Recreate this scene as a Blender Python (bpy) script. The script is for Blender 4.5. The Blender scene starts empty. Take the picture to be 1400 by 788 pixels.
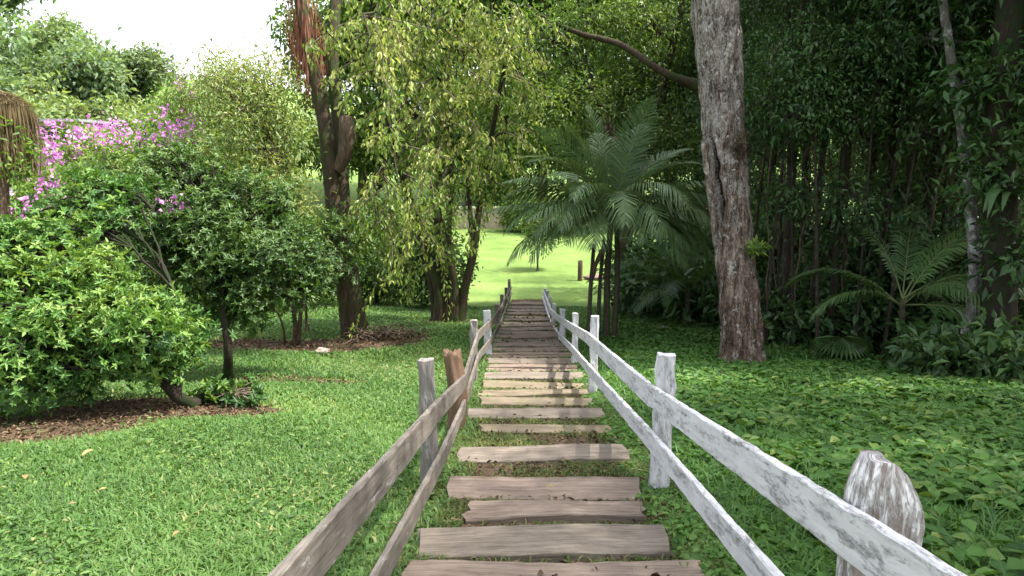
import bpy, math, random
import numpy as np
from mathutils import Vector

R = math.radians
scene = bpy.context.scene
COL = scene.collection
rng = np.random.default_rng(7)
random.seed(7)

# ------------------------------------------------------------------ camera
CAM = np.array([0.0, 0.0, 1.5]); PITCH = R(10.0); F = 1000.0
cd = bpy.data.cameras.new('camera'); cam = bpy.data.objects.new('camera', cd); COL.objects.link(cam)
cam.location = CAM; cam.rotation_euler = (R(90) - PITCH, 0, 0)
cd.sensor_width = 36.0; cd.lens = 36.0 * F / 1400.0
cd.clip_start = 0.05; cd.clip_end = 2000
scene.camera = cam

def ray(px, py):
    x, v = (px - 700) / F, -(py - 394) / F
    return np.array([x, math.cos(PITCH) + v * math.sin(PITCH), -math.sin(PITCH) + v * math.cos(PITCH)])
def at(px, py, D):                       # surveyed point: picture position and depth
    return CAM + D * ray(px, py)

# ------------------------------------------------------------------ terrain
_py = np.array([-60, -8, 0, 13, 15, 17.5, 19, 30, 33, 62, 75, 110, 160, 400.])
_pz = np.array([1.5, 1.46, 0, -2.372, -2.64, -2.80, -2.95, -4.40, -4.5, -4.5, -4.3, 0.0, 8.0, 14.])
def snoise(x, y, k, s=0.0):
    return (np.sin(x * k + 1.3 + s) * np.cos(y * k * 1.13 + .7 + s) + .5 * np.sin(x * k * 2.1 + y * k * 1.7 + 2.1 + s)) / 1.5
def terrain(x, y):
    x = np.asarray(x, float); y = np.asarray(y, float)
    z = np.interp(y, _py, _pz)
    lat = np.clip((np.abs(x - 0.3) - 1.4) / 3, 0, 1)
    z = z + lat * (0.05 * snoise(x, y, 1.1) + 0.09 * snoise(x, y, .35, 2))
    # hillside rising far behind on the left
    hx = np.clip((-x - 16) / 40, 0, 1); hy = np.clip((y - 34) / 50, 0, 1)
    z = z + 10.0 * hx * hy
    return z
def tz(x, y): return float(terrain(x, y))
def ground(px, py, dmax=150):
    d = ray(px, py); lo = 0.5
    for D in np.arange(.5, dmax, .05):
        p = CAM + D * d
        if p[2] < tz(p[0], p[1]): return np.array([p[0], p[1], tz(p[0], p[1])])
    p = CAM + dmax * d
    return np.array([p[0], p[1], tz(p[0], p[1])])
def foot(px, D):
    p = at(px, 394, D); return np.array([p[0], p[1], tz(p[0], p[1])])
def path_x(y): return 0.22 + 0.0145 * y

# ------------------------------------------------------------------ materials
class NT:
    def __init__(s, name):
        s.m = bpy.data.materials.new(name); s.m.use_nodes = True
        s.t = s.m.node_tree; s.t.nodes.clear()
        s.out = s.t.nodes.new('ShaderNodeOutputMaterial')
    def n(s, typ, **kw):
        nd = s.t.nodes.new('ShaderNode' + typ)
        for k, v in kw.items():
            if k.startswith('i_'):
                nd.inputs[k[2:].replace('_', ' ')].default_value = v
            else: setattr(nd, k, v)
        return nd
    def l(s, a, b): s.t.links.new(a, b)
    def ramp(s, fac, stops, interp='LINEAR'):
        r = s.n('ValToRGB'); e = r.color_ramp; e.interpolation = interp
        while len(e.elements) < len(stops): e.elements.new(.5)
        for el, (p, c) in zip(e.elements, stops):
            el.position = p; el.color = (*c, 1) if len(c) == 3 else c
        s.l(fac, r.inputs['Fac']); return r.outputs['Color']
    def noise(s, vec, scale, detail=4, rough=.6, dist=0.0):
        n = s.n('TexNoise'); n.inputs['Scale'].default_value = scale; n.inputs['Detail'].default_value = detail
        n.inputs['Roughness'].default_value = rough; n.inputs['Distortion'].default_value = dist
        if vec is not None: s.l(vec, n.inputs['Vector'])
        return n.outputs['Fac']
    def mapv(s, vec, scale):
        m = s.n('Mapping'); m.inputs['Scale'].default_value = scale; s.l(vec, m.inputs['Vector']); return m.outputs['Vector']
    def mix(s, fac, a, b, mode='MIX'):
        m = s.n('MixRGB', blend_type=mode)
        for inp, v in (('Fac', fac), ('Color1', a), ('Color2', b)):
            if isinstance(v, (int, float)): m.inputs[inp].default_value = v
            elif isinstance(v, tuple): m.inputs[inp].default_value = (*v, 1)
            else: s.l(v, m.inputs[inp])
        return m.outputs['Color']
    def bump(s, h, strength, dist=.02):
        b = s.n('Bump'); b.inputs['Strength'].default_value = strength; b.inputs['Distance'].default_value = dist
        s.l(h, b.inputs['Height']); return b.outputs['Normal']
    def principled(s, col, rough=.6, spec=.3, normal=None):
        p = s.n('BsdfPrincipled'); p.inputs['Roughness'].default_value = rough; p.inputs['Specular IOR Level'].default_value = spec
        if isinstance(col, tuple): p.inputs['Base Color'].default_value = (*col, 1)
        else: s.l(col, p.inputs['Base Color'])
        if normal is not None: s.l(normal, p.inputs['Normal'])
        return p

def leaf_mat(name, cols, trans=.35, rough=.42, spec=.35, tcol=None, varobj=.15):
    m = NT(name)
    a = m.n('Attribute', attribute_name='v')
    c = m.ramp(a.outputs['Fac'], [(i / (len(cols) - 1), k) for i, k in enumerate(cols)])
    oi = m.n('ObjectInfo')
    hs = m.n('HueSaturation'); 
    mr = m.n('MapRange'); mr.inputs['To Min'].default_value = 1 - varobj; mr.inputs['To Max'].default_value = 1 + varobj
    m.l(oi.outputs['Random'], mr.inputs['Value']); m.l(mr.outputs['Result'], hs.inputs['Value'])
    m.l(c, hs.inputs['Color']); c = hs.outputs['Color']
    p = m.principled(c, rough, spec)
    t = m.n('BsdfTranslucent')
    tc = m.mix(1.0, c, (1.25, 1.2, .5) if tcol is None else tcol, 'MULTIPLY')
    m.l(tc, t.inputs['Color'])
    x = m.n('MixShader'); x.inputs[0].default_value = trans
    m.l(p.outputs[0], x.inputs[1]); m.l(t.outputs[0], x.inputs[2]); m.l(x.outputs[0], m.out.inputs['Surface'])
    return m.m

def bark_mat(name, dark, mid, light, patch=None, patch_amt=.5, vscale=.25, scale=9, bump=.6, moss=None):
    m = NT(name); co = m.n('TexCoord').outputs['Object']
    v = m.mapv(co, (1, 1, vscale))
    n1 = m.noise(v, scale, 6, .7, .4); n2 = m.noise(v, scale * 4, 5, .65)
    c = m.ramp(m.mix(.45, n1, n2), [(.32, dark), (.5, mid), (.68, light)])
    if patch:
        n3 = m.noise(co, 5.5, 5, .7, .6)
        f = m.ramp(n3, [(patch_amt - .05, (0, 0, 0)), (patch_amt + .05, (1, 1, 1))])
        c = m.mix(f, c, patch)
    if moss:
        n4 = m.noise(co, 2.3, 5, .7)
        f = m.ramp(n4, [(.47, (0, 0, 0)), (.6, (1, 1, 1))]); c = m.mix(f, c, moss)
    nb = m.bump(m.mix(.4, n1, n2), bump, .04)
    p = m.principled(c, .9, .15, nb); m.l(p.outputs[0], m.out.inputs['Surface'])
    return m.m

def wood_mat(name, dark, mid, light, paint=None, paint_lo=.42, moss=None, seedoff=0.0, bump=.35):
    m = NT(name); a = m.n('Attribute', attribute_name='tc').outputs['Vector']
    g = m.noise(m.mapv(a, (1.6, 34, 1)), 1.0, 6, .65, .5)
    g2 = m.noise(m.mapv(a, (5, 110, 1)), 1.0, 4, .6)
    blot = m.noise(m.mapv(a, (2.2, 5, 1)), 1.0, 5, .7)
    c = m.ramp(m.mix(.5, g, g2), [(.36, dark), (.5, mid), (.63, light)])
    cr = m.noise(m.mapv(a, (2.2, 46, 1)), 1.0, 4, .5, .8); c = m.mix(m.ramp(cr, [(.30, (.9, .9, .9)), (.37, (0, 0, 0))]), c, tuple(k * .3 for k in dark))
    c = m.mix(.5, c, m.ramp(blot, [(.3, dark), (.55, mid), (.75, light)]))
    if moss:
        f = m.ramp(m.noise(m.mapv(a, (3, 6, 1)), 1.3, 5, .75), [(.52, (0, 0, 0)), (.68, (.8, .8, .8))]); c = m.mix(f, c, moss)
    if paint:
        pn = m.mix(.45, m.noise(m.mapv(a, (15, 46, 1)), 1.0, 9, .82, .25), m.noise(m.mapv(a, (2.4, 13, 1)), 1.0, 5, .65))
        f = m.ramp(pn, [(paint_lo - .05, (0, 0, 0)), (paint_lo + .035, (1, 1, 1))])
        stain = m.ramp(m.noise(m.mapv(a, (3, 20, 1)), 1.0, 6, .7), [(.3, tuple(k * .72 for k in paint)), (.55, paint)])
        c = m.mix(f, c, stain)
        h = m.mix(.5, f, g)
    else: h = m.mix(.5, g, g2)
    p = m.principled(c, .85, .2, m.bump(h, bump, .012)); m.l(p.outputs[0], m.out.inputs['Surface'])
    return m.m

def plain_mat(name, a, b, scale=8, rough=.8, bump=.3):
    m = NT(name); co = m.n('TexCoord').outputs['Object']
    n = m.noise(co, scale, 6, .65)
    p = m.principled(m.ramp(n, [(.3, a), (.7, b)]), rough, .2, m.bump(n, bump, .03)); m.l(p.outputs[0], m.out.inputs['Surface'])
    return m.m

M = {}
M['grass'] = leaf_mat('grass_blade', [(.035, .075, .02), (.07, .15, .034), (.115, .205, .05), (.24, .25, .10)], .35, .5, .25)
M['pathgrass'] = leaf_mat('path_weed', [(.035, .06, .016), (.075, .11, .028), (.16, .15, .065)], .3, .6, .15)
M['cover'] = leaf_mat('cover_leaf', [(.03, .08, .018), (.058, .14, .028), (.09, .20, .038), (.17, .24, .06)], .3, .5, .25)
M['litter'] = leaf_mat('dry_leaf', [(.035, .022, .014), (.075, .048, .028), (.13, .085, .05), (.22, .16, .10)], .1, .7, .15)
M['yellowleaf'] = leaf_mat('yellow_leaf', [(.24, .17, .07), (.36, .27, .11)], .2, .6, .2)
M['azalea'] = leaf_mat('broad_bush_leaf', [(.032, .08, .02), (.062, .15, .032), (.11, .215, .045), (.20, .30, .075)], .32, .45, .3)
M['shrubdark'] = leaf_mat('shrub_leaf', [(.038, .085, .022), (.072, .145, .034), (.125, .21, .052)], .3, .42, .35)
M['olive'] = leaf_mat('olive_leaf', [(.075, .12, .035), (.135, .205, .055), (.21, .275, .085), (.29, .31, .12)], .35, .45, .3)
M['weep'] = leaf_mat('weeping_leaf', [(.08, .15, .03), (.17, .27, .05), (.28, .37, .085), (.42, .46, .14)], .42, .38, .35, tcol=(1.1, 1.12, .62))
M['canopy'] = leaf_mat('canopy_leaf', [(.045, .09, .022), (.085, .155, .036), (.15, .23, .055)], .4, .42, .35)
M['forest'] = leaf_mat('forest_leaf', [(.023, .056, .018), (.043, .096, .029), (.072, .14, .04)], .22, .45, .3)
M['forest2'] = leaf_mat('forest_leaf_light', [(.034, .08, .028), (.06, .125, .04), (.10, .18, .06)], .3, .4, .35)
M['hill'] = leaf_mat('hill_leaf', [(.10, .165, .085), (.16, .245, .12), (.23, .31, .16)], .4, .5, .25, varobj=.25)
M['hill2'] = leaf_mat('hill_leaf_pale', [(.12, .18, .075), (.19, .27, .11), (.27, .34, .15)], .4, .5, .25, varobj=.2)
M['lightbush'] = leaf_mat('light_bush_leaf', [(.06, .12, .02), (.11, .20, .035), (.18, .28, .06)], .4, .45, .3)
M['pink'] = leaf_mat('pink_petal', [(.42, .13, .40), (.58, .25, .55), (.70, .42, .66)], .35, .6, .1, (1, .8, 1))
M['palm'] = leaf_mat('palm_leaflet', [(.05, .10, .038), (.09, .16, .058), (.16, .23, .10)], .25, .42, .35)
M['thatch'] = leaf_mat('dry_thatch', [(.06, .045, .022), (.12, .09, .045), (.18, .145, .075)], .2, .7, .1)
M['rust'] = leaf_mat('rust_fibre', [(.10, .035, .025), (.20, .075, .05), (.28, .16, .10)], .2, .7, .1)
M['bark_big'] = None
def big_bark():
    m = NT('bark_pale'); co = m.n('TexCoord').outputs['Object']
    fis = m.noise(m.mapv(co, (1, 1, .16)), 11, 7, .72, .5); fine = m.noise(m.mapv(co, (1, 1, .5)), 38, 5, .7, .3); plate = m.noise(m.mapv(co, (1, 1, .35)), 4.5, 6, .7, 1.2)
    brown = m.ramp(m.mix(.4, fis, fine), [(.41, (.022, .015, .011)), (.48, (.10, .068, .05)), (.54, (.18, .13, .10)), (.62, (.28, .22, .18))])
    grey = m.ramp(m.mix(.5, fis, fine), [(.41, (.035, .028, .024)), (.47, (.14, .12, .105)), (.53, (.24, .215, .195)), (.61, (.37, .35, .33))])
    sx = m.n('SeparateXYZ'); m.l(co, sx.inputs[0])
    hm = m.n('MapRange'); hm.inputs['From Min'].default_value = .8; hm.inputs['From Max'].default_value = 5.5; hm.inputs['To Min'].default_value = -.10; hm.inputs['To Max'].default_value = .115; m.l(sx.outputs['Z'], hm.inputs['Value'])
    ad = m.n('Math', operation='ADD'); m.l(plate, ad.inputs[0]); m.l(hm.outputs[0], ad.inputs[1])
    c = m.mix(m.ramp(ad.outputs[0], [(.46, (0, 0, 0)), (.58, (1, 1, 1))]), brown, grey)
    sp = m.noise(m.mapv(co, (1, 1, .6)), 8, 6, .75, .8); c = m.mix(m.ramp(sp, [(.57, (0, 0, 0)), (.62, (.75, .75, .75))]), c, (.46, .46, .43))
    dk = m.noise(m.mapv(co, (1, 1, .4)), 7, 5, .75, 1.5); c = m.mix(m.ramp(dk, [(.37, (.9, .9, .9)), (.44, (0, 0, 0))]), c, (.035, .024, .018))
    p = m.principled(c, .92, .12, m.bump(m.mix(.35, fis, fine), 1.0, .07)); m.l(p.outputs[0], m.out.inputs['Surface']); return m.m
M['bark_big'] = big_bark()
M['bark_dark'] = bark_mat('bark_dark', (.010, .008, .006), (.026, .020, .015), (.052, .041, .03), None, .5, .22, 10, .8, moss=(.018, .03, .01))
M['bark_brown'] = bark_mat('bark_brown', (.035, .024, .017), (.10, .07, .048), (.19, .14, .10), None, .5, .2, 9, .8)
M['bark_moss'] = bark_mat('bark_moss', (.018, .013, .009), (.046, .034, .022), (.09, .07, .046), None, .5, .2, 9, .8, moss=(.038, .052, .016))
M['bark_forest'] = bark_mat('bark_forest', (.014, .011, .008), (.042, .034, .026), (.085, .07, .055), (.15, .15, .13), .66, .22, 9, .7)
M['bark_grey'] = bark_mat('bark_lichen', (.04, .036, .03), (.10, .09, .08), (.17, .16, .15), (.30, .30, .29), .56, .4, 8, .7)
M['hollow'] = plain_mat('rotten_heartwood', (.012, .008, .006), (.05, .034, .024), 12)
M['twig'] = plain_mat('twig_bark', (.06, .045, .03), (.14, .11, .075), 20)
M['palmstem'] = bark_mat('palm_stem', (.02, .017, .012), (.055, .05, .032), (.09, .085, .055), None, .5, 3, 6, .4)
M['palmrib'] = plain_mat('palm_rib', (.07, .10, .035), (.13, .16, .06), 6, .5)
M['wood_white'] = wood_mat('white_peeling_paint', (.10, .09, .085), (.24, .225, .22), (.36, .345, .34), (.58, .572, .585), .45, bump=.6)
M['wood_grey'] = wood_mat('weathered_board', (.055, .045, .038), (.15, .13, .11), (.26, .235, .205), (.42, .40, .38), .60)
M['wood_post_grey'] = wood_mat('weathered_post', (.09, .078, .07), (.20, .18, .165), (.32, .295, .27), (.50, .485, .47), .575)
M['wood_brown'] = wood_mat('brown_stump_wood', (.05, .03, .02), (.16, .10, .065), (.28, .19, .13))
M['stumpwood'] = wood_mat('flaking_log_post', (.10, .07, .055), (.28, .22, .19), (.42, .36, .32), (.68, .66, .66), .50, bump=.8)
M['sleeper'] = wood_mat('step_timber', (.055, .045, .036), (.172, .142, .112), (.315, .27, .22), bump=.6)
M['sleeper_red'] = wood_mat('red_step_timber', (.06, .045, .036), (.192, .147, .115), (.335, .268, .215), bump=.6)
M['sleeper_moss'] = wood_mat('mossy_step_timber', (.075, .056, .038), (.18, .145, .10), (.29, .235, .165), moss=(.08, .11, .03), bump=.6)
M['wall'] = plain_mat('beige_render', (.24, .20, .14), (.42, .35, .25), 1.6)
M['wallcap'] = plain_mat('pale_coping', (.62, .60, .36), (.70, .68, .45), 1)
M['rock'] = plain_mat('pale_rock', (.22, .18, .14), (.42, .36, .30), 6)
M['rockpink'] = plain_mat('pinkish_rock', (.13, .08, .07), (.30, .19, .18), 3)
M['roof'] = plain_mat('pale_roof', (.17, .18, .18), (.27, .28, .28), 2)
M['orange'] = plain_mat('orange_render', (.50, .22, .09), (.60, .28, .13), 2)
M['glassdark'] = plain_mat('dark_window', (.02, .022, .025), (.035, .04, .045), 2, .15)
M['iron'] = plain_mat('rusty_iron', (.05, .03, .022), (.12, .07, .05), 30, .7)

def ground_material():
    m = NT('lawn_soil'); co = m.n('TexCoord').outputs['Object']
    n1 = m.noise(co, .55, 5, .6); n2 = m.noise(co, 14, 6, .7); n3 = m.noise(co, 60, 3, .6)
    g = m.ramp(m.mix(.5, n1, n2), [(.36, (.085, .14, .035)), (.5, (.15, .225, .06)), (.62, (.22, .28, .09))])
    g = m.mix(m.ramp(n3, [(.35, (0, 0, 0)), (.6, (.4, .4, .4))]), g, (.06, .11, .022))
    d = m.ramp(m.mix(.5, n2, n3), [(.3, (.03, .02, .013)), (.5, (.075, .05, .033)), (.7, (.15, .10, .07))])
    a = m.n('Attribute', attribute_name='dirt_shade').outputs['Fac']
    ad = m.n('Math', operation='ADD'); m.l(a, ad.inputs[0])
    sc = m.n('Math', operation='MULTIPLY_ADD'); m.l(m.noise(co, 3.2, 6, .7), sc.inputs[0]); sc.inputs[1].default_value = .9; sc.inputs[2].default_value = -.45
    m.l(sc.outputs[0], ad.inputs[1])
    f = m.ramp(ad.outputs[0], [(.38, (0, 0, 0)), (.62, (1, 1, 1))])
    b = m.bump(m.mix(.5, n2, n3), .5, .03)
    p = m.principled(m.mix(f, g, d), .9, .1, b); m.l(p.outputs[0], m.out.inputs['Surface'])
    return m.m
M['ground'] = ground_material()

# ------------------------------------------------------------------ mesh builder
class MB:
    def __init__(s): s.v = []; s.q = []; s.t = []; s.a = []; s.tc = []; s.n = 0; s.caps = []; s.mi_q = []; s.mi_t = []
    def add(s, v, q=None, t=None, a=None, tc=None, mi=0):
        v = np.asarray(v, float).reshape(-1, 3)
        if q is not None and len(q): q = np.asarray(q, int).reshape(-1, 4); s.q.append(q + s.n); s.mi_q.append(np.full(len(q), mi))
        if t is not None and len(t): t = np.asarray(t, int).reshape(-1, 3); s.t.append(t + s.n); s.mi_t.append(np.full(len(t), mi))
        s.v.append(v); s.a.append(np.full(len(v), .5) if a is None else np.broadcast_to(a, (len(v),)))
        s.tc.append(np.zeros((len(v), 3)) if tc is None else tc)
        s.n += len(v)
    def build(s, name, mats, parent=None, origin=(0, 0, 0), smooth=True):
        me = bpy.data.meshes.new(name)
        v = np.concatenate(s.v) - np.asarray(origin, float)
        q = np.concatenate(s.q) if s.q else np.zeros((0, 4), int); t = np.concatenate(s.t) if s.t else np.zeros((0, 3), int)
        me.vertices.add(len(v)); me.vertices.foreach_set('co', v.astype(np.float32).ravel())
        nl = q.size + t.size; me.loops.add(nl); me.polygons.add(len(q) + len(t))
        me.loops.foreach_set('vertex_index', np.concatenate([q.ravel(), t.ravel()]).astype(np.int32))
        st = np.concatenate([np.arange(len(q)) * 4, q.size + np.arange(len(t)) * 3]).astype(np.int32)
        me.polygons.foreach_set('loop_start', st)
        mi = np.concatenate([*s.mi_q, *s.mi_t]).astype(np.int32) if nl else np.zeros(0, np.int32)
        me.polygons.foreach_set('material_index', mi)
        me.polygons.foreach_set('use_smooth', np.full(len(q) + len(t), smooth))
        me.update(calc_edges=True)
        at_ = me.attributes.new('v', 'FLOAT', 'POINT'); at_.data.foreach_set('value', np.concatenate(s.a).astype(np.float32))
        tc = np.concatenate(s.tc)
        if np.any(tc):
            b = me.attributes.new('tc', 'FLOAT_VECTOR', 'POINT'); b.data.foreach_set('vector', tc.astype(np.float32).ravel())
        for m_ in (mats if isinstance(mats, (list, tuple)) else [mats]): me.materials.append(m_)
        o = bpy.data.objects.new(name, me); COL.objects.link(o)
        if parent is not None: o.parent = parent
        else: o.location = origin
        return o

def norm(a): return a / np.maximum(np.linalg.norm(a, axis=-1, keepdims=True), 1e-9)

def tube(mb, pts, rad, seg=8, mi=0, rough=0.0, cap=True):
    pts = np.asarray(pts, float); n = len(pts); rad = np.broadcast_to(np.asarray(rad, float), (n,))
    T = norm(np.gradient(pts, axis=0)); up = np.array([0.31, .95, .05])
    A = norm(np.cross(T, up)); B = np.cross(T, A)
    th = np.linspace(0, 2 * math.pi, seg, endpoint=False)
    rr = rad[:, None] * (1 + rough * rng.normal(size=(n, seg)))
    v = pts[:, None] + rr[..., None] * (np.cos(th)[None, :, None] * A[:, None] + np.sin(th)[None, :, None] * B[:, None])
    i = np.arange(n - 1)[:, None] * seg; j = np.arange(seg)[None]; k = (j + 1) % seg
    q = np.stack([i + j, i + k, i + seg + k, i + seg + j], -1).reshape(-1, 4)
    s = np.concatenate([[0], np.cumsum(np.linalg.norm(np.diff(pts, axis=0), axis=1))])
    tc = np.stack([np.repeat(s, seg), np.tile(th, n) * np.repeat(rad, seg), np.zeros(n * seg)], -1)
    vv = v.reshape(-1, 3); t = None
    if cap:
        vv = np.concatenate([vv, pts[-1:] + T[-1:] * rad[-1] * .3]); tc = np.concatenate([tc, tc[-1:]])
        e = (n - 1) * seg; t = np.stack([e + np.arange(seg), e + (np.arange(seg) + 1) % seg, np.full(seg, n * seg)], -1)
    mb.add(vv, q, t, tc=tc, mi=mi)

def bez(p0, p1, sag=0.0, n=8, wob=0.0):
    p0, p1 = np.asarray(p0, float), np.asarray(p1, float); t = np.linspace(0, 1, n)[:, None]
    p = p0 + (p1 - p0) * t; L = np.linalg.norm(p1 - p0)
    p[:, 2] += sag * L * np.sin(np.pi * t[:, 0])
    if wob: p[1:-1] += rng.normal(size=(n - 2, 3)) * wob * L
    return p

def spline(pts, n):
    pts = np.asarray(pts, float); s = np.linspace(0, 1, len(pts)); u = np.linspace(0, 1, n)
    # Catmull-Rom by per-axis cubic through gradient
    out = np.empty((n, pts.shape[1])); m = np.gradient(pts, axis=0)
    k = np.clip((u * (len(pts) - 1)).astype(int), 0, len(pts) - 2); t = (u * (len(pts) - 1) - k)[:, None]
    h = (2*t**3-3*t**2+1)*pts[k] + (t**3-2*t**2+t)*m[k] + (-2*t**3+3*t**2)*pts[k+1] + (t**3-t**2)*m[k+1]
    return h

def leaves(mb, P, D, N, L, W, v=None, mi=0, fold=.25, curl=.2, shape='leaf'):
    """P base points, D length directions, N rough normals; six-point folded leaves."""
    n = len(P)
    if n == 0: return
    D = norm(D); S = norm(np.cross(D, N)); N = np.cross(S, D)
    L = np.broadcast_to(L, (n,))[:, None]; W = np.broadcast_to(W, (n,))[:, None]
    if shape == 'leaf':
        l1 = P + D * L * .38 + S * W * .5 + N * W * fold; r1 = P + D * L * .38 - S * W * .5 + N * W * fold
        l2 = P + D * L * .72 + S * W * .36 + N * (W * fold * .7 - L * curl * .3); r2 = P + D * L * .72 - S * W * .36 + N * (W * fold * .7 - L * curl * .3)
        tip = P + D * L - N * L * curl; 
        V = np.stack([P, l1, l2, tip, r2, r1], 1).reshape(-1, 3)
        b = np.arange(n)[:, None] * 6
        q = np.concatenate([b + np.array([[0, 1, 2, 3]]), b + np.array([[0, 3, 4, 5]])])
        k = 6; mb_q, mb_t = q, None
    else:                                   # simple folded diamond for far foliage
        l1 = P + D * L * .45 + S * W * .5 + N * W * fold; r1 = P + D * L * .45 - S * W * .5 + N * W * fold
        tip = P + D * L - N * L * curl
        V = np.stack([P, l1, tip, r1], 1).reshape(-1, 3); b = np.arange(n)[:, None] * 4
        mb_q = None; mb_t = np.concatenate([b + np.array([[0, 1, 2]]), b + np.array([[0, 2, 3]])]); k = 4
    a = np.repeat(rng.random(n) if v is None else v, k)
    mb.add(V, mb_q, mb_t, a=a, mi=mi)

def rsphere(n):
    return norm(rng.normal(size=(n, 3)))

def tag(o, label=None, cat=None, group=None, kind=None):
    if label: o['label'] = label
    if cat: o['category'] = cat
    if group: o['group'] = group
    if kind: o['kind'] = kind
    return o
def thing(name, label, cat, loc, group=None):
    o = bpy.data.objects.new(name, None); o.empty_display_size = .2; COL.objects.link(o); o.location = loc
    return tag(o, label, cat, group)
def dup(root, loc, rotz, sc, label, group=None, name=None):
    r = root.copy(); COL.objects.link(r); r.location = loc; r.rotation_euler = (0, 0, rotz)
    r.scale = (sc, sc, sc) if np.isscalar(sc) else sc
    tag(r, label, None, group)
    if name: r.name = name
    for ch in list(root.children):
        c = ch.copy(); COL.objects.link(c); c.parent = r
    return r

# ------------------------------------------------------------------ general plant: trunk(s) + lobes of clumped leaves
def lobed(name, label, cat, base, stems, lobes, n_clump, per, sig, L, W, leafm, barkm, group=None, rosette=False,
          shape='leaf', droop=0.15, br=(.35, .02), parts=('trunk', 'crown'), shell=.35, twigr=.012, extra=None, flowers=None, bias=None, seg=9, rough=.04, loose=0.0):
    """stems: list of (points, r0, r1); lobes: list of (centre, (rx,ry,rz))."""
    base = np.asarray(base, float); root = thing(name, label, cat, base, group)
    tb, lb = MB(), MB()
    allp = []
    for pts, r0, r1 in stems:
        pts = spline(pts, max(6, 4 * len(pts))); k = np.linspace(0, 1, len(pts))
        rad = r0 + (r1 - r0) * k; rad = rad * (1 + .55 * np.exp(-k * 14))
        tube(tb, pts, rad, seg, rough=rough); allp.append(np.concatenate([pts, rad[:, None]], 1))
    allp = np.concatenate(allp); cen = np.mean([l[0] for l in lobes], 0)
    for c, r in lobes:
        c = np.asarray(c, float); r = np.asarray(r, float); nc = max(3, int(n_clump * (r[0] * r[1] * r[2]) ** (1 / 3)))
        d = np.linalg.norm(allp[:, :3] - c, axis=1) + np.maximum(0, allp[:, 2] - c[2] + .2 * r[2]) * 2
        j = int(np.argmin(d)); s0 = allp[j, :3]; r0 = min(allp[j, 3] * .55, .018 + .03 * r.max())
        bp = bez(s0, c, .12, 7, .04); tube(tb, bp, np.linspace(r0, max(r0 * .35, twigr), 7), 6)
        u = rsphere(nc); rad = (shell + (1 - shell) * rng.random(nc)) ** .6
        if bias is not None: u = norm(u + np.asarray(bias))
        C = c + u * r * rad[:, None]
        if loose:
            far_ = rng.random(nc) < .16; C = C + u * r * (far_ * loose * rng.random(nc))[:, None] + loose * .22 * r * rng.normal(size=(nc, 3))
        for i in range(0, nc, 2 if nc > 60 else 1):
            st = bp[rng.integers(3, 7)]
            tube(tb, bez(st, C[i], .08, 4, .05), np.linspace(twigr * 1.3, twigr * .5, 4), 4, cap=False)
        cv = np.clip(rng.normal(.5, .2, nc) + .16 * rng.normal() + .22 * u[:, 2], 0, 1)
        if rosette:
            ax = norm(u * .6 + np.array([0, 0, .7]) + .5 * rng.normal(size=(nc, 3)))
            nr = max(1, int(sig[1])); 
            Pc = np.repeat(C, nr, 0) + rng.normal(size=(nc * nr, 3)) * sig[0]; ax = np.repeat(ax, nr, 0) + .35 * rng.normal(size=(nc * nr, 3)); ax = norm(ax)
            cvv = np.repeat(cv, nr) + .15 * rng.normal(size=nc * nr)
            a1 = norm(np.cross(ax, np.array([.3, .2, .93]))); a2 = np.cross(ax, a1)
            for k in range(per):
                th = 2 * math.pi * k / per + rng.random(len(Pc)) * .8; tilt = 1.3 * rng.random(len(Pc)) - .15
                rd = np.cos(th)[:, None] * a1 + np.sin(th)[:, None] * a2
                D = rd + ax * tilt[:, None]; N = ax - rd * tilt[:, None]
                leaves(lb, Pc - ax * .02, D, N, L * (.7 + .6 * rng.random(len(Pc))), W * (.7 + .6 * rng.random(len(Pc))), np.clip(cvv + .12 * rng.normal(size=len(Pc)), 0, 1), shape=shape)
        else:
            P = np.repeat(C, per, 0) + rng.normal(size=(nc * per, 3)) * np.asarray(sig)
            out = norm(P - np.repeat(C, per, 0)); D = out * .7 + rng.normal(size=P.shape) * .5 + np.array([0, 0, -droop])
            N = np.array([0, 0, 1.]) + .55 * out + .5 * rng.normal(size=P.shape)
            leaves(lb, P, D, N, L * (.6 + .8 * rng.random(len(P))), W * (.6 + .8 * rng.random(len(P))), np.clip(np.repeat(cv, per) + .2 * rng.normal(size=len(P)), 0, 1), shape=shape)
    tb.build(parts[0], barkm, root, base); lb.build(parts[1], leafm, root, base)
    if flowers:
        fb = MB(); n, sg, fl, lo = flowers
        for c in lo:
            C = np.asarray(c[0]) + rsphere(c[2]) * c[1]
            P = np.repeat(C, n, 0) + rng.normal(size=(len(C) * n, 3)) * sg
            leaves(fb, P, rng.normal(size=P.shape), rng.normal(size=P.shape), fl * (.6 + .8 * rng.random(len(P))), fl * (.5 + .5 * rng.random(len(P))), shape='d')
        fb.build('blossom', M['pink'], root, base)
    return root

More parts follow.
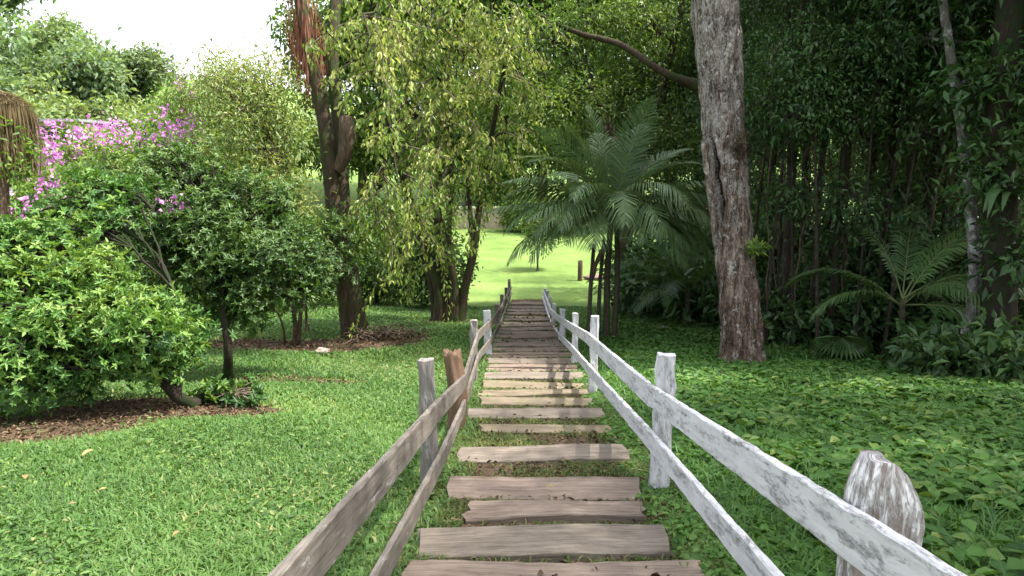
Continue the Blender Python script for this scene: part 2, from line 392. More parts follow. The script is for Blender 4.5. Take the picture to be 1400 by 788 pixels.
# ================================================================== SETTING: ground
G_AZ = ground(262, 556); G_AZ2 = ground(311, 522)
G_LT = foot(480, 18.2); G_WT = foot(615, 21.5); G_PALM = foot(830, 17.0); G_BIG = ground(1016, 498)
print('AZ', G_AZ, 'LT', G_LT, 'WT', G_WT, 'PALM', G_PALM, 'BIG', G_BIG)
def forest_edge(y): return np.interp(y, [0, 9, 11.5, 16, 20, 26, 32], [10.5, 9.2, 8.2, 6.2, 5.6, 6.0, 9.0])
def ell(x, y, c, rx, ry, s=.35):
    d = np.sqrt(((x - c[0]) / rx) ** 2 + ((y - c[1]) / ry) ** 2); return np.clip((1 - d) / s, 0, 1)
def dirt_shade(x, y):
    x = np.asarray(x, float); y = np.asarray(y, float)
    p = np.clip((.95 - np.abs(x - path_x(y))) / .35, 0, 1) * .74 * (y < 31)
    p = np.maximum(p, np.clip(1 - np.abs(np.abs(x - path_x(y)) - .95) / .3, 0, 1) * .42 * (y < 31))
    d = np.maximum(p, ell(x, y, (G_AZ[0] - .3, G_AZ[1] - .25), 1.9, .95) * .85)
    d = np.maximum(d, ell(x, y, (G_AZ[0] - 1.7, G_AZ[1] - 1.2), 2.2, 1.0) * .7)  # dark soil and litter colour laid here to stand for the bush's cast shadow
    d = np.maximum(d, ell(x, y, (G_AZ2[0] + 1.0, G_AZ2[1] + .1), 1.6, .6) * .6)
    d = np.maximum(d, ell(x, y, (G_LT[0] - .8, G_LT[1] - 1.1), 3.6, 1.2) * .75)
    d = np.maximum(d, ell(x, y, (G_LT[0] + .9, G_LT[1] - .6), 1.5, 1.0) * .7)
    d = np.maximum(d, ell(x, y, G_WT, 1.3, 1.2) * .6)
    d = np.maximum(d, ell(x, y, (G_BIG[0], G_BIG[1]), 1.0, .9) * .6)
    d = np.maximum(d, ell(x, y, (G_PALM[0] + .3, G_PALM[1] + .3), 1.3, 1.5) * .5)
    f = np.clip((x - forest_edge(y)) / .9 + .2, 0, 1) * (y < 34); d = np.maximum(d, f)
    return d
u = np.linspace(-5.3, 5.3, 330); gx = 3 * np.sinh(u)
u = np.linspace(-2.28, 4.88, 340); gy = 4 + 6 * np.sinh(u)
X, Y = np.meshgrid(gx, gy); Z = terrain(X, Y) + .012 * snoise(X, Y, 5.0) * (np.abs(X) < 14)
g = MB(); nx, ny = len(gx), len(gy)
i = np.arange(ny - 1)[:, None] * nx; j = np.arange(nx - 1)[None]
g.add(np.stack([X, Y, Z], -1).reshape(-1, 3), np.stack([i + j, i + j + 1, i + nx + j + 1, i + nx + j], -1).reshape(-1, 4))
go = g.build('ground', M['ground']); tag(go, kind='structure')
da = go.data.attributes.new('dirt_shade', 'FLOAT', 'POINT'); da.data.foreach_set('value', dirt_shade(X, Y).astype(np.float32).ravel())

# ================================================================== STEPS
def ypix(py, zfun, lo=.5, hi=60):           # distance along the path where this picture row meets height zfun(y)
    for y in np.arange(lo, hi, .004):
        t = y / ray(700, py)[1]
        if 1.5 + t * ray(700, py)[2] <= zfun(y): return y
    return hi
def plank(mb, p0, p1, w, th, up=(0, 0, 1), n=10, jit=.004, ch=.012, taper=0.0, wob=.0, endj=0.01, mi=0):
    """board swept from p0 to p1 (or along a list); w across, th along up; chamfered section, roughened."""
    pts = np.asarray(p0, float) if p1 is None else np.linspace(np.asarray(p0, float), np.asarray(p1, float), n)
    n = len(pts); T = norm(np.gradient(pts, axis=0)); up = np.asarray(up, float)
    S = norm(np.cross(T, up)); U = np.cross(S, T)
    a, b = w / 2, th / 2
    cs = np.array([[-a + ch, -b], [0, -b], [a - ch, -b], [a, -b + ch], [a, b - ch], [a - ch, b], [0, b], [-a + ch, b], [-a, b - ch], [-a, -b + ch]])
    m = len(cs); k = np.linspace(0, 1, n)
    sc = 1 - taper * k
    off = np.cumsum(rng.normal(size=(n, 1, 2)) * wob, axis=0)
    if wob: off = np.stack([np.convolve(np.pad(off[:, 0, q_], 4, mode='edge'), np.ones(9) / 9, 'valid') for q_ in (0, 1)], -1)[:, None]
    c = cs[None] * sc[:, None, None] + rng.normal(size=(n, m, 2)) * jit + off
    v = pts[:, None] + c[..., :1] * S[:, None] + c[..., 1:] * U[:, None]
    v[0] -= T[0] * endj * rng.random((m, 1)); v[-1] += T[-1] * endj * rng.random((m, 1))
    i = np.arange(n - 1)[:, None] * m; j = np.arange(m)[None]; kk = (j + 1) % m
    q = np.stack([i + j, i + kk, i + m + kk, i + m + j], -1).reshape(-1, 4)
    s = np.concatenate([[0], np.cumsum(np.linalg.norm(np.diff(pts, axis=0), axis=1))]); per = np.concatenate([[0], np.cumsum(np.linalg.norm(np.roll(cs, -1, 0) - cs, axis=1))[:-1]])
    o = rng.random(2) * 40
    tc = np.stack([np.repeat(s, m) + o[0], np.tile(per, n) + o[1], np.zeros(n * m)], -1)
    vv = v.reshape(-1, 3)
    e0, e1 = vv[:m].mean(0), vv[-m:].mean(0)
    vv = np.concatenate([vv, [e0, e1]]); tc = np.concatenate([tc, [tc[0], tc[-1]]])
    jj = np.arange(m); t = np.concatenate([np.stack([jj, np.full(m, n * m), (jj + 1) % m], -1)[:, [0, 2, 1]][:, ::-1], np.stack([(n - 1) * m + jj, (n - 1) * m + (jj + 1) % m, np.full(m, n * m + 1)], -1)])
    mb.add(vv, q, t, tc=tc, mi=mi)

ORD = ['first', 'second', 'third', 'fourth', 'fifth', 'sixth', 'seventh', 'eighth', 'ninth', 'tenth', 'eleventh', 'twelfth', 'thirteenth', 'fourteenth', 'fifteenth', 'sixteenth', 'seventeenth', 'eighteenth', 'nineteenth', 'twentieth',
       'twenty-first', 'twenty-second', 'twenty-third', 'twenty-fourth', 'twenty-fifth', 'twenty-sixth', 'twenty-seventh', 'twenty-eighth']
STEPS = [  # far row, near row, left, right, tilt, material, label
 (762, 802, 562, 962, .03, 'sleeper_red', 'widest timber step, reddish, cut off by the bottom edge of the picture'),
 (722, 762, 580, 905, .02, 'sleeper', 'grey-brown timber step second from the bottom edge, its front eaten by grass'),
 (684, 712, 640, 877, .01, 'sleeper_red', 'cracked split timber step third from the bottom edge, beside a dark gap'),
 (650, 681, 620, 868, .0, 'sleeper_red', 'reddish timber step fourth from the bottom edge, shifted towards the left fence'),
 (610, 630, 632, 853, .0, 'sleeper', 'narrow clean-cut pale timber step fifth from the bottom edge'),
 (579, 590, 660, 830, .0, 'sleeper_moss', 'short mossy timber step sixth from the bottom edge, half sunk in grass'),
 (557, 571, 645, 820, .0, 'sleeper', 'long pale timber step seventh from the bottom edge, above the mossy sunken one'),
 (544, 554, 660, 806, .0, 'sleeper_moss', 'dull mossy timber step eighth from the bottom edge'),
 (533, 542, 657, 802, .0, 'sleeper_moss', 'dull mossy timber step ninth from the bottom edge'),
 (520, 530, 662, 796, .0, 'sleeper_moss', 'brownish worn timber step tenth from the bottom edge'),
 (509, 518, 664, 794, .0, 'sleeper', None), (499, 507, 667, 789, .0, 'sleeper_red', None), (490, 497, 669, 786, .0, 'sleeper', None), (482, 488, 672, 783, .0, 'sleeper_red', None),
 (475, 480, 673, 779, .0, 'sleeper_red', None), (469, 473.6, 675, 775, .0, 'sleeper_red', None), (463, 467.6, 677, 771, .0, 'sleeper', None), (457.5, 461.8, 679, 768, .0, 'sleeper_red', None),
 (452.5, 456.5, 681, 765, .0, 'sleeper', None), (447.8, 451.6, 682, 762, .0, 'sleeper', None),
 (443.8, 446.6, 684, 760, .0, 'sleeper', None), (439.6, 442.8, 686, 758, .0, 'sleeper', None), (435.4, 438.4, 688, 756, .0, 'sleeper', None), (431.2, 434.2, 690, 755, .0, 'sleeper', None),
 (426.8, 430, 692, 753, .0, 'sleeper', None), (422.2, 425.6, 694, 751, .0, 'sleeper', None), (417.4, 421, 697, 748, .0, 'sleeper', None), (412.6, 416.2, 700, 745, .0, 'sleeper_red', None)]
NS = len(STEPS); step_info = []
for k, (yt, yb, xl, xr, tilt, mat, lab) in enumerate(STEPS):
    yn = ypix(yb, lambda y: float(np.interp(y, _py, _pz)) + .028)
    zt = float(np.interp(yn, _py, _pz)) + .028
    yf = ypix(yt, lambda y: zt + (.01 if k > 19 else 0), lo=yn + .05)
    yf = min(yf, yn + 1.1)
    Dm = (yn + yf) / 2 / ray(700, (yt + yb) / 2)[1]
    x0, x1 = (xl - 700) / F * Dm, (xr - 700) / F * Dm
    rt = tilt + rng.normal() * .008
    ym = (yn + yf) / 2; w = yf - yn; th = .15
    mb = MB()
    p0 = np.array([x0, ym - rt * (x1 - x0) / 2, zt - th / 2 + rng.normal() * .004]); p1 = np.array([x1, ym + rt * (x1 - x0) / 2, zt - th / 2 + rng.normal() * .004])
    if k in (2, 8, 11, 13):                # split timbers: two pieces of one sleeper pressed together
        plank(mb, p0 + [0, -w * .26, 0], p1 + [-.02, -w * .27, -.004], w * .46, th - .006, n=26, jit=.0013, ch=.010, endj=.04, wob=.004)
        plank(mb, p0 + [.03, w * .25, .005], p1 + [0, w * .25, 0], w * .47, th, n=26, jit=.0013, ch=.010, endj=.04, wob=.004)
    else:
        plank(mb, p0, p1, w, th, n=30, jit=.0013, ch=.010, endj=.06, wob=.0035)
    # a bearer plate of iron spikes is not visible; the sleeper is one solid timber
    o = mb.build('timber_step', M[mat], None, ((x0 + x1) / 2, ym, zt - th), False)
    if lab is None:
        lab = (('sunlit reddish-brown timber step, ' if k < 18 else 'shaded dark-edged timber step, ') + ORD[k] + ' counting up from the bottom edge of the picture') if k < NS - 1 else 'farthest timber step, at the foot of the slope where the lawn begins'
    tag(o, lab, 'step', 'timber steps down the slope')
    step_info.append((yn, yf, x0, x1, zt))

# ================================================================== FENCES
def post_box(base, h, w, d, rot=0.0, lean=(0, 0), top='cut', jit=.006):
    mb = MB(); b = np.asarray(base, float)
    p0 = b - [0, 0, .25]; p1 = b + [lean[0], lean[1], h]
    pts = np.linspace(p0, p1, 12)
    up = np.array([math.sin(rot), math.cos(rot), 0])
    plank(mb, pts, None, w, d, up=up, jit=jit, ch=min(w, d) * .16, endj=.012, taper=.06)
    return mb
def rail_mb(pts, w, th, jit=.0016):
    mb = MB(); pts = np.asarray(pts, float); n = max(30, int(len(pts) * 22))
    s = np.concatenate([[0], np.cumsum(np.linalg.norm(np.diff(pts, axis=0), axis=1))]); u = np.linspace(0, s[-1], n)
    P = np.stack([np.interp(u, s, pts[:, k]) for k in range(3)], -1)
    for k in range(2): P[1:-1] = .25 * P[:-2] + .5 * P[1:-1] + .25 * P[2:]
    plank(mb, P, None, th, w, jit=jit, ch=.006, endj=.02); return mb

# -- right fence, white
fr = thing('wooden_fence', 'two-rail fence with peeling white paint on the side of the big pale trunk', 'fence', (1.2, 6, tz(1.2, 6)), 'fences along the steps')
FO = np.array(fr.location)
RP = []   # (base, height)
def on_ground(x, y): return np.array([x, y, tz(x, y)])
def xr(px, D): return (px - 700) / F * D
rposts = [  # picture column, depth, top row, top-rail row, low-rail row, width, depth of section
 (907, 5.25, 487, 545, 608, .135, .11), (812, 10.4, 432, 463, 505, .12, .10), (786, 14.4, 428, 447, 476, .12, .10), (769, 17.6, 422, 436, 460, .14, .12), (757.5, 21.0, 414, 426, 444, .12, .1),
 (751, 24.5, 404, 411, 426, .11, .1), (747, 28.5, 396, 402, 413, .12, .1), (744.5, 31.0, 393, 398, 406, .12, .1)]
rb = []; top_h = []; low_h = []
for px, D, ty, ry, ly, w, d in rposts:
    b = on_ground(xr(px, D), D * ray(px, 450)[1]); rb.append(b)
    zt_, z1, z2 = (at(px, q, D)[2] - b[2] for q in (ty, ry, ly)); top_h.append(z1); low_h.append(z2)
    post_box(b, max(zt_, z1 + .1), w, d, rng.normal() * .05, (rng.normal() * .012 + .01, 0)).build('post', M['wood_white'], fr, FO, False)
# the thick flaking log post beside the camera
bx = on_ground(1.115, 2.06)
mb = MB()
n, m = 20, 26; hh = np.linspace(-.2, 1, n); ths = np.linspace(0, 2 * math.pi, m, endpoint=False)
V = []
H0 = 1.005
for hz in hh:
    top = max(0, (hz - .80) / .20)
    row = []
    for t_ in ths:
        sq = 1 / max(abs(math.cos(t_)), abs(math.sin(t_))) ** .72
        r = .105 * sq * (1 - .05 * hz) * (1 - .5 * top ** 2.2 * (.85 + .25 * math.cos(t_ - .4))) * (1 + .03 * math.sin(7 * t_ + 1) + .02 * math.sin(13 * t_))
        row.append([r * math.cos(t_), r * .8 * math.sin(t_), hz * H0 - top * .06 * max(0, math.cos(t_))])
    V.append(row)
V = np.array(V) + rng.normal(size=(n, m, 3)) * .0013 + bx
i = np.arange(n - 1)[:, None] * m; j = np.arange(m)[None]; k2 = (j + 1) % m
q = np.stack([i + j, i + k2, i + m + k2, i + m + j], -1).reshape(-1, 4)
vv = np.concatenate([V.reshape(-1, 3), [V[-1].mean(0) + [0, 0, .015]]])
tcs = np.stack([np.repeat(hh * H0, m), np.tile(ths * .12, n), np.zeros(n * m)], -1); tcs = np.concatenate([tcs, tcs[-1:]])
tt = np.stack([(n - 1) * m + np.arange(m), (n - 1) * m + (np.arange(m) + 1) % m, np.full(m, n * m)], -1)
mb.add(vv, q, tt, tc=tcs)
lp = mb.build('post', M['stumpwood'], fr, FO); tag(lp, 'thick flaking log post with worn rounded top')
# rails: heights above the ground at each support
def rail_pt(b, h, dx): return b + np.array([dx, 0, h])
b_near = on_ground(1.10, .35)
t2, l2 = at(1212, 742, 2.12)[2] - bx[2], at(1212, 945, 2.12)[2] - bx[2]
def near_h(h2, h1): return bx[2] + h2 - (rb[0][2] + h1 - bx[2] - h2) / (rb[0][1] - bx[1]) * (bx[1] - b_near[1]) - b_near[2]
top_h = [near_h(t2, top_h[0]), t2] + top_h; low_h = [near_h(l2, low_h[0]), l2] + low_h
sup = [b_near, bx] + rb
dxs = [-.115, -.125] + [-.082] * len(rb)
for hs, w in ((top_h, .165), (low_h, .14)):
    P = [rail_pt(b, h, dx) for b, h, dx in zip(sup, hs, dxs)]
    # boards overlap end to end at every second post
    spans = [(0, 2), (2, 3), (3, 5), (5, 7), (7, 9)]
    for a_, b_ in spans:
        pts = P[a_:b_ + 1]
        if len(pts) == 2: pts = [pts[0], (pts[0] + pts[1]) / 2 + np.array([0, 0, -.008]), pts[1]]
        pts = np.array(pts); d0 = pts[0] - pts[1]; d1 = pts[-1] - pts[-2]
        pts[0] -= d0 / np.linalg.norm(d0) * .006; pts[-1] -= d1 / np.linalg.norm(d1) * .006
        rail_mb(pts, w * (1 + rng.normal() * .03), .036).build('rail', M['wood_white'], fr, FO, False)

# -- left fence, weathered grey
fl = thing('wooden_fence', 'two-rail fence of bare grey weathered boards on the open lawn side of the steps', 'fence', (-.65, 6, tz(-.65, 6)), 'fences along the steps')
LO = np.array(fl.location)
lposts = [(585, 5.35, 495, 564, 642, .12, .11, 'wood_post_grey'), (647, 11.8, 438, 459, 490, .115, .1, 'wood_post_grey'), (667.5, 15.6, 424, 440, 464, .16, .12, 'wood_white'), (681, 20.0, 415, 422, 441, .14, .12, 'wood_grey'),
 (687, 24.0, 402, 409, 426, .12, .1, 'wood_grey'), (692, 28.0, 392, 400, 412, .12, .1, 'wood_grey'), (696.5, 31.5, 380, 391, 399, .12, .1, 'wood_grey')]
lb_ = []; topL = []; lowL = []
for px, D, ty, ry, ly, w, d, mt in lposts:
    b = on_ground(xr(px, D), D * ray(px, 450)[1]); lb_.append(b)
    zt_, z1, z2 = (at(px, q, D)[2] - b[2] for q in (ty, ry, ly)); topL.append(z1); lowL.append(z2)
    post_box(b, max(zt_, z1 + .1), w, d, rng.normal() * .05, (rng.normal() * .012 - .015, 0)).build('post', M[mt], fl, LO, False)
bs = on_ground(xr(619, 7.6), 7.45)
mb = MB()
pts = np.linspace(bs - [0, 0, .2], bs + [-.02, 0, .84], 16)
n, m = 30, 30; hh = np.linspace(-.2, 1, n); ths = np.linspace(0, 2 * math.pi, m, endpoint=False)
V = np.array([[[.092 * (1 + .13 * math.sin(3 * t_ + 1.5 * hz) + .09 * math.sin(8 * t_ + hz * 2) + .06 * math.sin(15 * t_ + 4 * hz)) * math.cos(t_) + .03 * math.sin(hz * 4), .085 * (1 + .13 * math.sin(3 * t_ + 1.5 * hz) + .09 * math.sin(8 * t_ + hz * 2)) * math.sin(t_), hz * .86 + (.03 * math.sin(3 * t_) + .025 * math.sin(7 * t_)) * max(0, hz) ** 8] for t_ in ths] for hz in hh]) + bs + rng.normal(size=(n, m, 3)) * .0025
i = np.arange(n - 1)[:, None] * m; j = np.arange(m)[None]; k2 = (j + 1) % m
q = np.stack([i + j, i + k2, i + m + k2, i + m + j], -1).reshape(-1, 4); vv = np.concatenate([V.reshape(-1, 3), [V[-1].mean(0) - [0, 0, .04]]])
tcs = np.stack([np.repeat(hh * .86, m), np.tile(ths * .09, n), np.zeros(n * m)], -1); tcs = np.concatenate([tcs, tcs[-1:]])
mb.add(vv, q, np.stack([(n - 1) * m + np.arange(m), (n - 1) * m + (np.arange(m) + 1) % m, np.full(m, n * m)], -1), tc=tcs)
sp = mb.build('post', M['wood_brown'], fl, LO); tag(sp, 'rough reddish-brown log post, shorter than its neighbour')
supL = [on_ground(-.70, .3), lb_[0], bs] + lb_[1:]
dxL = [.07, .08, .11] + [.08] * 6
topL = [.72, topL[0], at(619, 528, 7.6)[2] - bs[2]] + topL[1:]; lowL = [.25, lowL[0], at(619, 562, 7.6)[2] - bs[2]] + lowL[1:]
for hs, w in ((topL, .155), (lowL, .125)):
    P = [rail_pt(b, h, dx) for b, h, dx in zip(supL, hs, dxL)]
    for a_, b_ in [(0, 2), (2, 4), (4, 6), (6, 8)]:
        pts = np.array(P[a_:b_ + 1])
        d0 = pts[0] - pts[1]; d1 = pts[-1] - pts[-2]
        pts[0] -= d0 / np.linalg.norm(d0) * .006; pts[-1] -= d1 / np.linalg.norm(d1) * .006
        rail_mb(pts, w * (1 + rng.normal() * .03), .035, .002).build('rail', M['wood_grey'], fl, LO, False)

# ================================================================== GRASS AND GROUND COVER (stuff)
def blades(P, h, w, v, lean=.6):
    n = len(P); th = rng.random(n) * 2 * math.pi; d = np.stack([np.cos(th), np.sin(th), np.zeros(n)], -1)
    s = np.stack([-d[:, 1], d[:, 0], np.zeros(n)], -1); ln = (lean * (.3 + rng.random(n)))[:, None]
    h = h[:, None]; w = w[:, None]; z = np.array([0, 0, 1.])
    m = P + d * h * ln * .4 + z * h * .62; t = P + d * h * ln * 1.15 + z * h * (.95 - .3 * ln)
    V = np.stack([P - s * w * .5, P + s * w * .5, m + s * w * .45, m - s * w * .45, t], 1).reshape(-1, 3)
    b = np.arange(n)[:, None] * 5
    return V, b + np.array([[0, 1, 2, 3]]), b + np.array([[3, 2, 4]]), np.repeat(v, 5)
def scatter(n, x0, x1, y0, y1, dens):
    """rejection sample n points inside the view wedge with density dens(x, y) in 0..1"""
    out = []
    tot = 0
    while tot < n:
        y = y0 + (y1 - y0) * rng.random(n * 3); x = x0 + (x1 - x0) * rng.random(n * 3)
        k = (np.abs(x) < .78 * y + .8) & (rng.random(len(x)) < dens(x, y))
        p = np.stack([x[k], y[k]], -1); out.append(p); tot += len(p)
    return np.concatenate(out)[:n]
on_step = lambda x, y: np.any([(y > a - .02) & (y < b + .02) & (x > c - .02) & (x < d + .02) for a, b, c, d, _ in step_info], axis=0)
def lawn_density(x, y):
    return np.minimum(1, (3.2 / y) ** 1.25) * np.clip(1.05 - dirt_shade(x, y) * 1.45, 0.02, 1) * ((x < path_x(y) - .62) | (y > 9)) * (~on_step(x, y))
XY = scatter(190000, -16, 4.5, 1.2, 27, lambda x, y: lawn_density(x, y) * (x < path_x(y) + np.where(y > 9, 20, 0)))
clump = snoise(XY[:, 0], XY[:, 1], 2.1) * .5 + .5; far = np.clip(XY[:, 1] / 6, 1, 4)
P = np.column_stack([XY, terrain(XY[:, 0], XY[:, 1]) - .004])
h = (.022 + .045 * rng.random(len(P)) + .035 * clump) * far ** .25; w = (.007 + .011 * rng.random(len(P)) ** 1.5) * far ** .85
dry = np.clip(snoise(XY[:, 0], XY[:, 1], .7, 8) + .9 * np.exp(-((XY[:, 0] + 1.7) / 1.6) ** 2 - ((XY[:, 1] - 14.5) / 2.5) ** 2) - .25, 0, 1)
v = np.clip(.2 + .4 * rng.random(len(P)) + .25 * (snoise(XY[:, 0], XY[:, 1], .9, 3)) + (rng.random(len(P)) < .03 + .3 * dry) * .5, 0, 1)
mb = MB(); V, q, t, a = blades(P, h, w, v, .9); mb.add(V, q, t, a)
n = 9000; XY = scatter(n, -12, 0, 1.3, 16, lambda x, y: lawn_density(x, y) * (x < path_x(y) - .7) * np.clip(snoise(x, y, 1.7, 5) + .25, .03, 1))
P = np.column_stack([XY, terrain(XY[:, 0], XY[:, 1]) + .03 + .02 * rng.random(n)]); a = rng.random(n) * 6.283
leaves(mb, P, np.stack([np.cos(a), np.sin(a), .3 * rng.normal(size=n)], -1), np.array([0, 0, 1.]) + .35 * rng.normal(size=(n, 3)), .03 + .045 * rng.random(n), .016 + .016 * rng.random(n), np.clip(.3 + .3 * rng.normal(size=n), 0, 1))
tag(mb.build('lawn_grass', M['grass']), kind='stuff')
# weeds between the treads
XY = scatter(38000, -1.2, 1.8, 2.6, 31, lambda x, y: np.minimum(1, (3.2 / y) ** 1.1) * (np.abs(x - path_x(y)) < .98) * (~on_step(x, y)) * np.clip(.35 + .8 * snoise(x, y, 3.1, 1) + .9 * (np.abs(x - path_x(y)) > .6), .06, 1) * np.where(y > 10.5, .25, 1))
P = np.column_stack([XY, terrain(XY[:, 0], XY[:, 1]) - .004]); far = np.clip(XY[:, 1] / 5, 1, 4)
mb = MB(); V, q, t, a = blades(P, (.02 + .045 * rng.random(len(P))), (.005 + .006 * rng.random(len(P))) * far ** .8, rng.random(len(P)), 1.0); mb.add(V, q, t, a)
n = 5500; XY = scatter(n, -1.1, 1.7, 2.6, 16, lambda x, y: (np.abs(x - path_x(y)) < .95) * (~on_step(x, y)) * np.clip(snoise(x, y, 3.1, 1) + .4 + .5 * (np.abs(x - path_x(y)) > .6), .05, 1))
P = np.column_stack([XY, terrain(XY[:, 0], XY[:, 1]) + .01]); leaves(mb, P, np.column_stack([rng.normal(size=(n, 2)), .5 * rng.random(n)]), np.array([0, 0, 1.]) + .3 * rng.normal(size=(n, 3)), .03 + .03 * rng.random(n), .02 + .015 * rng.random(n))
tag(mb.build('path_weeds', M['pathgrass']), kind='stuff')
# broad-leaved ground cover on the right
def cover_density(x, y):
    return np.minimum(1, (3.0 / y) ** 1.1) * (x > path_x(y) + .62) * np.clip(1.1 - dirt_shade(x, y) * 1.3, 0.03, 1) * np.clip((forest_edge(y) + .5 - x) / .6, 0, 1) * (~on_step(x, y))
XY = scatter(125000, .6, 12, 1.0, 24, cover_density); n = len(XY)
P = np.column_stack([XY, terrain(XY[:, 0], XY[:, 1])]); clump = np.clip(snoise(XY[:, 0], XY[:, 1], 1.3) * .6 + .5, 0, 1); edge = np.clip((XY[:, 0] - path_x(XY[:, 1]) - .7) / 1.2, .25, 1)
P[:, 2] += (.02 + .13 * rng.random(n) * (.4 + clump)) * edge
far = np.clip(XY[:, 1] / 6, 1, 1.4); th = rng.random(n) * 6.283
L = (.05 + .075 * rng.random(n)) * far ** .5 * (.6 + .5 * edge)
mb = MB(); leaves(mb, P, np.stack([np.cos(th), np.sin(th), .25 - .5 * rng.random(n)], -1), np.array([0, -.15, 1.]) + .4 * rng.normal(size=(n, 3)), L, L * (.4 + .25 * rng.random(n)), np.clip(.2 + .5 * rng.random(n) + .3 * (clump - .4), 0, 1))
n = 2600; XY = scatter(n, 1.2, 11, 1.2, 12, lambda x, y: cover_density(x, y) * np.clip((x - path_x(y) - 1.3) / 1.5, 0, 1) * np.clip(snoise(x, y, 1.9, 4) + .35, .02, 1))
for k_ in range(4):
    a_ = rng.random(n) * 6.283 ; P = np.column_stack([XY, terrain(XY[:, 0], XY[:, 1]) + .10 + .10 * rng.random(n)])
    leaves(mb, P, np.stack([np.cos(a_), np.sin(a_), .25 - .3 * rng.random(n)], -1), np.array([0, -.1, 1.]) + .25 * rng.normal(size=(n, 3)), .10 + .07 * rng.random(n), .05 + .035 * rng.random(n), np.clip(.55 + .25 * rng.normal(size=n), 0, 1))
XY = scatter(110000, .6, 12, 1.0, 24, cover_density); P = np.column_stack([XY, terrain(XY[:, 0], XY[:, 1])]); far = np.clip(XY[:, 1] / 6, 1, 4)
V, q, t, a = blades(P, (.05 + .12 * rng.random(len(P)) + .16 * (rng.random(len(P)) < .06)) * np.clip((XY[:, 0] - path_x(XY[:, 1]) - .5), .35, 1), (.006 + .007 * rng.random(len(P))) * far ** .8, .1 + .7 * rng.random(len(P)), .9); mb.add(V, q, t, a)
tag(mb.build('ground_cover', M['cover']), kind='stuff')
# dry leaf litter
XY = scatter(22000, -12, 12, 1.5, 26, lambda x, y: np.minimum(1, (5 / y) ** .8) * np.clip(dirt_shade(x, y) - .25, .004, 1) * np.where(np.abs(x - path_x(y)) < 1, .4, 1)); n = len(XY)
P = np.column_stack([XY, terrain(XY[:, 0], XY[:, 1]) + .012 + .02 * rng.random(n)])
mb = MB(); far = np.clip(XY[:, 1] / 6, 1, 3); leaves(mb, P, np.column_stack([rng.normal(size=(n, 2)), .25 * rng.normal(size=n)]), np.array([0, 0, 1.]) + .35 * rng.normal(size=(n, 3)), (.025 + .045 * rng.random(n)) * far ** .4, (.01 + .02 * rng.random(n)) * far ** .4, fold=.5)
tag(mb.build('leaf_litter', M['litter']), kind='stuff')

# ================================================================== NEAR BUSHES ON THE LEFT
def lob(px, py, D, rx, ry=None, rz=None):
    """lobe centred at a surveyed point; radii given in picture units there"""
    k = D / F; ry = rx if ry is None else ry; rz = rx if rz is None else rz
    return (at(px, py, D), (rx * k, ry * k, rz * k))
b = G_AZ
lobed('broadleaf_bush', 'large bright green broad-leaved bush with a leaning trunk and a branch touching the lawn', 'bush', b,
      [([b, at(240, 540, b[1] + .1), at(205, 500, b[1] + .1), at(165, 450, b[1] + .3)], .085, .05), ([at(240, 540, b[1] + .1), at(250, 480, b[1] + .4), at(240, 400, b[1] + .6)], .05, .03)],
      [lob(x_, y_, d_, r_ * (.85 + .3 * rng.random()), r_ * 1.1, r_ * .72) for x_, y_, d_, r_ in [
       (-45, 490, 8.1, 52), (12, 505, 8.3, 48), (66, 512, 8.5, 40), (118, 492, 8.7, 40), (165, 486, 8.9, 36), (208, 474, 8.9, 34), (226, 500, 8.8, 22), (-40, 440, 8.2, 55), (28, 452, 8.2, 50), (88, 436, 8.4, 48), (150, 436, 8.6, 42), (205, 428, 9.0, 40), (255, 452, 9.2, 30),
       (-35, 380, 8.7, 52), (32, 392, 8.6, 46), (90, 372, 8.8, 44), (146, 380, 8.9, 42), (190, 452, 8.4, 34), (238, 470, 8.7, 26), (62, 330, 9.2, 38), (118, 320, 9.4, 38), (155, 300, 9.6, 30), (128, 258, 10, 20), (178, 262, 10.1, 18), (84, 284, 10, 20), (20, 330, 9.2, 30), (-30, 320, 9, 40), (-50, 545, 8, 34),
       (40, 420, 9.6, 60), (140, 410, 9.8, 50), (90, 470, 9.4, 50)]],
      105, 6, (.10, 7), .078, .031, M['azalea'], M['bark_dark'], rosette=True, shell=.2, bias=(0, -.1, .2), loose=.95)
b = G_AZ2
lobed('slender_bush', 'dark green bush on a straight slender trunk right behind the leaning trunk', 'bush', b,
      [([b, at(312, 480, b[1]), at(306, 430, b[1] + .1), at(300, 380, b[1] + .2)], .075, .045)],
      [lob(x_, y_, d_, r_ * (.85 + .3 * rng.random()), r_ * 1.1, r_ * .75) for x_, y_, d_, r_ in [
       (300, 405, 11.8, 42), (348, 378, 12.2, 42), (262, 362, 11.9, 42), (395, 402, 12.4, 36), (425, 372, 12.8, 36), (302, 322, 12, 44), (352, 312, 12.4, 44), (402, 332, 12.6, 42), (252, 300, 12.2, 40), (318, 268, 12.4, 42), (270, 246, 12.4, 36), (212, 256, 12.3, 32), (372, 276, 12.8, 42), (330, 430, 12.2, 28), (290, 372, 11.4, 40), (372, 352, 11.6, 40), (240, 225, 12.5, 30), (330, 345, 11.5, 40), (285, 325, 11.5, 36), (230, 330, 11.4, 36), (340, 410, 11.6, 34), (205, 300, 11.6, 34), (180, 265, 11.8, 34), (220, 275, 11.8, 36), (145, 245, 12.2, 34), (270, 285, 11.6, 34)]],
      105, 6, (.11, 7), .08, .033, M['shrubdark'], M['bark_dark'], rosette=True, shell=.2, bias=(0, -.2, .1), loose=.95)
b = ground(322, 556)
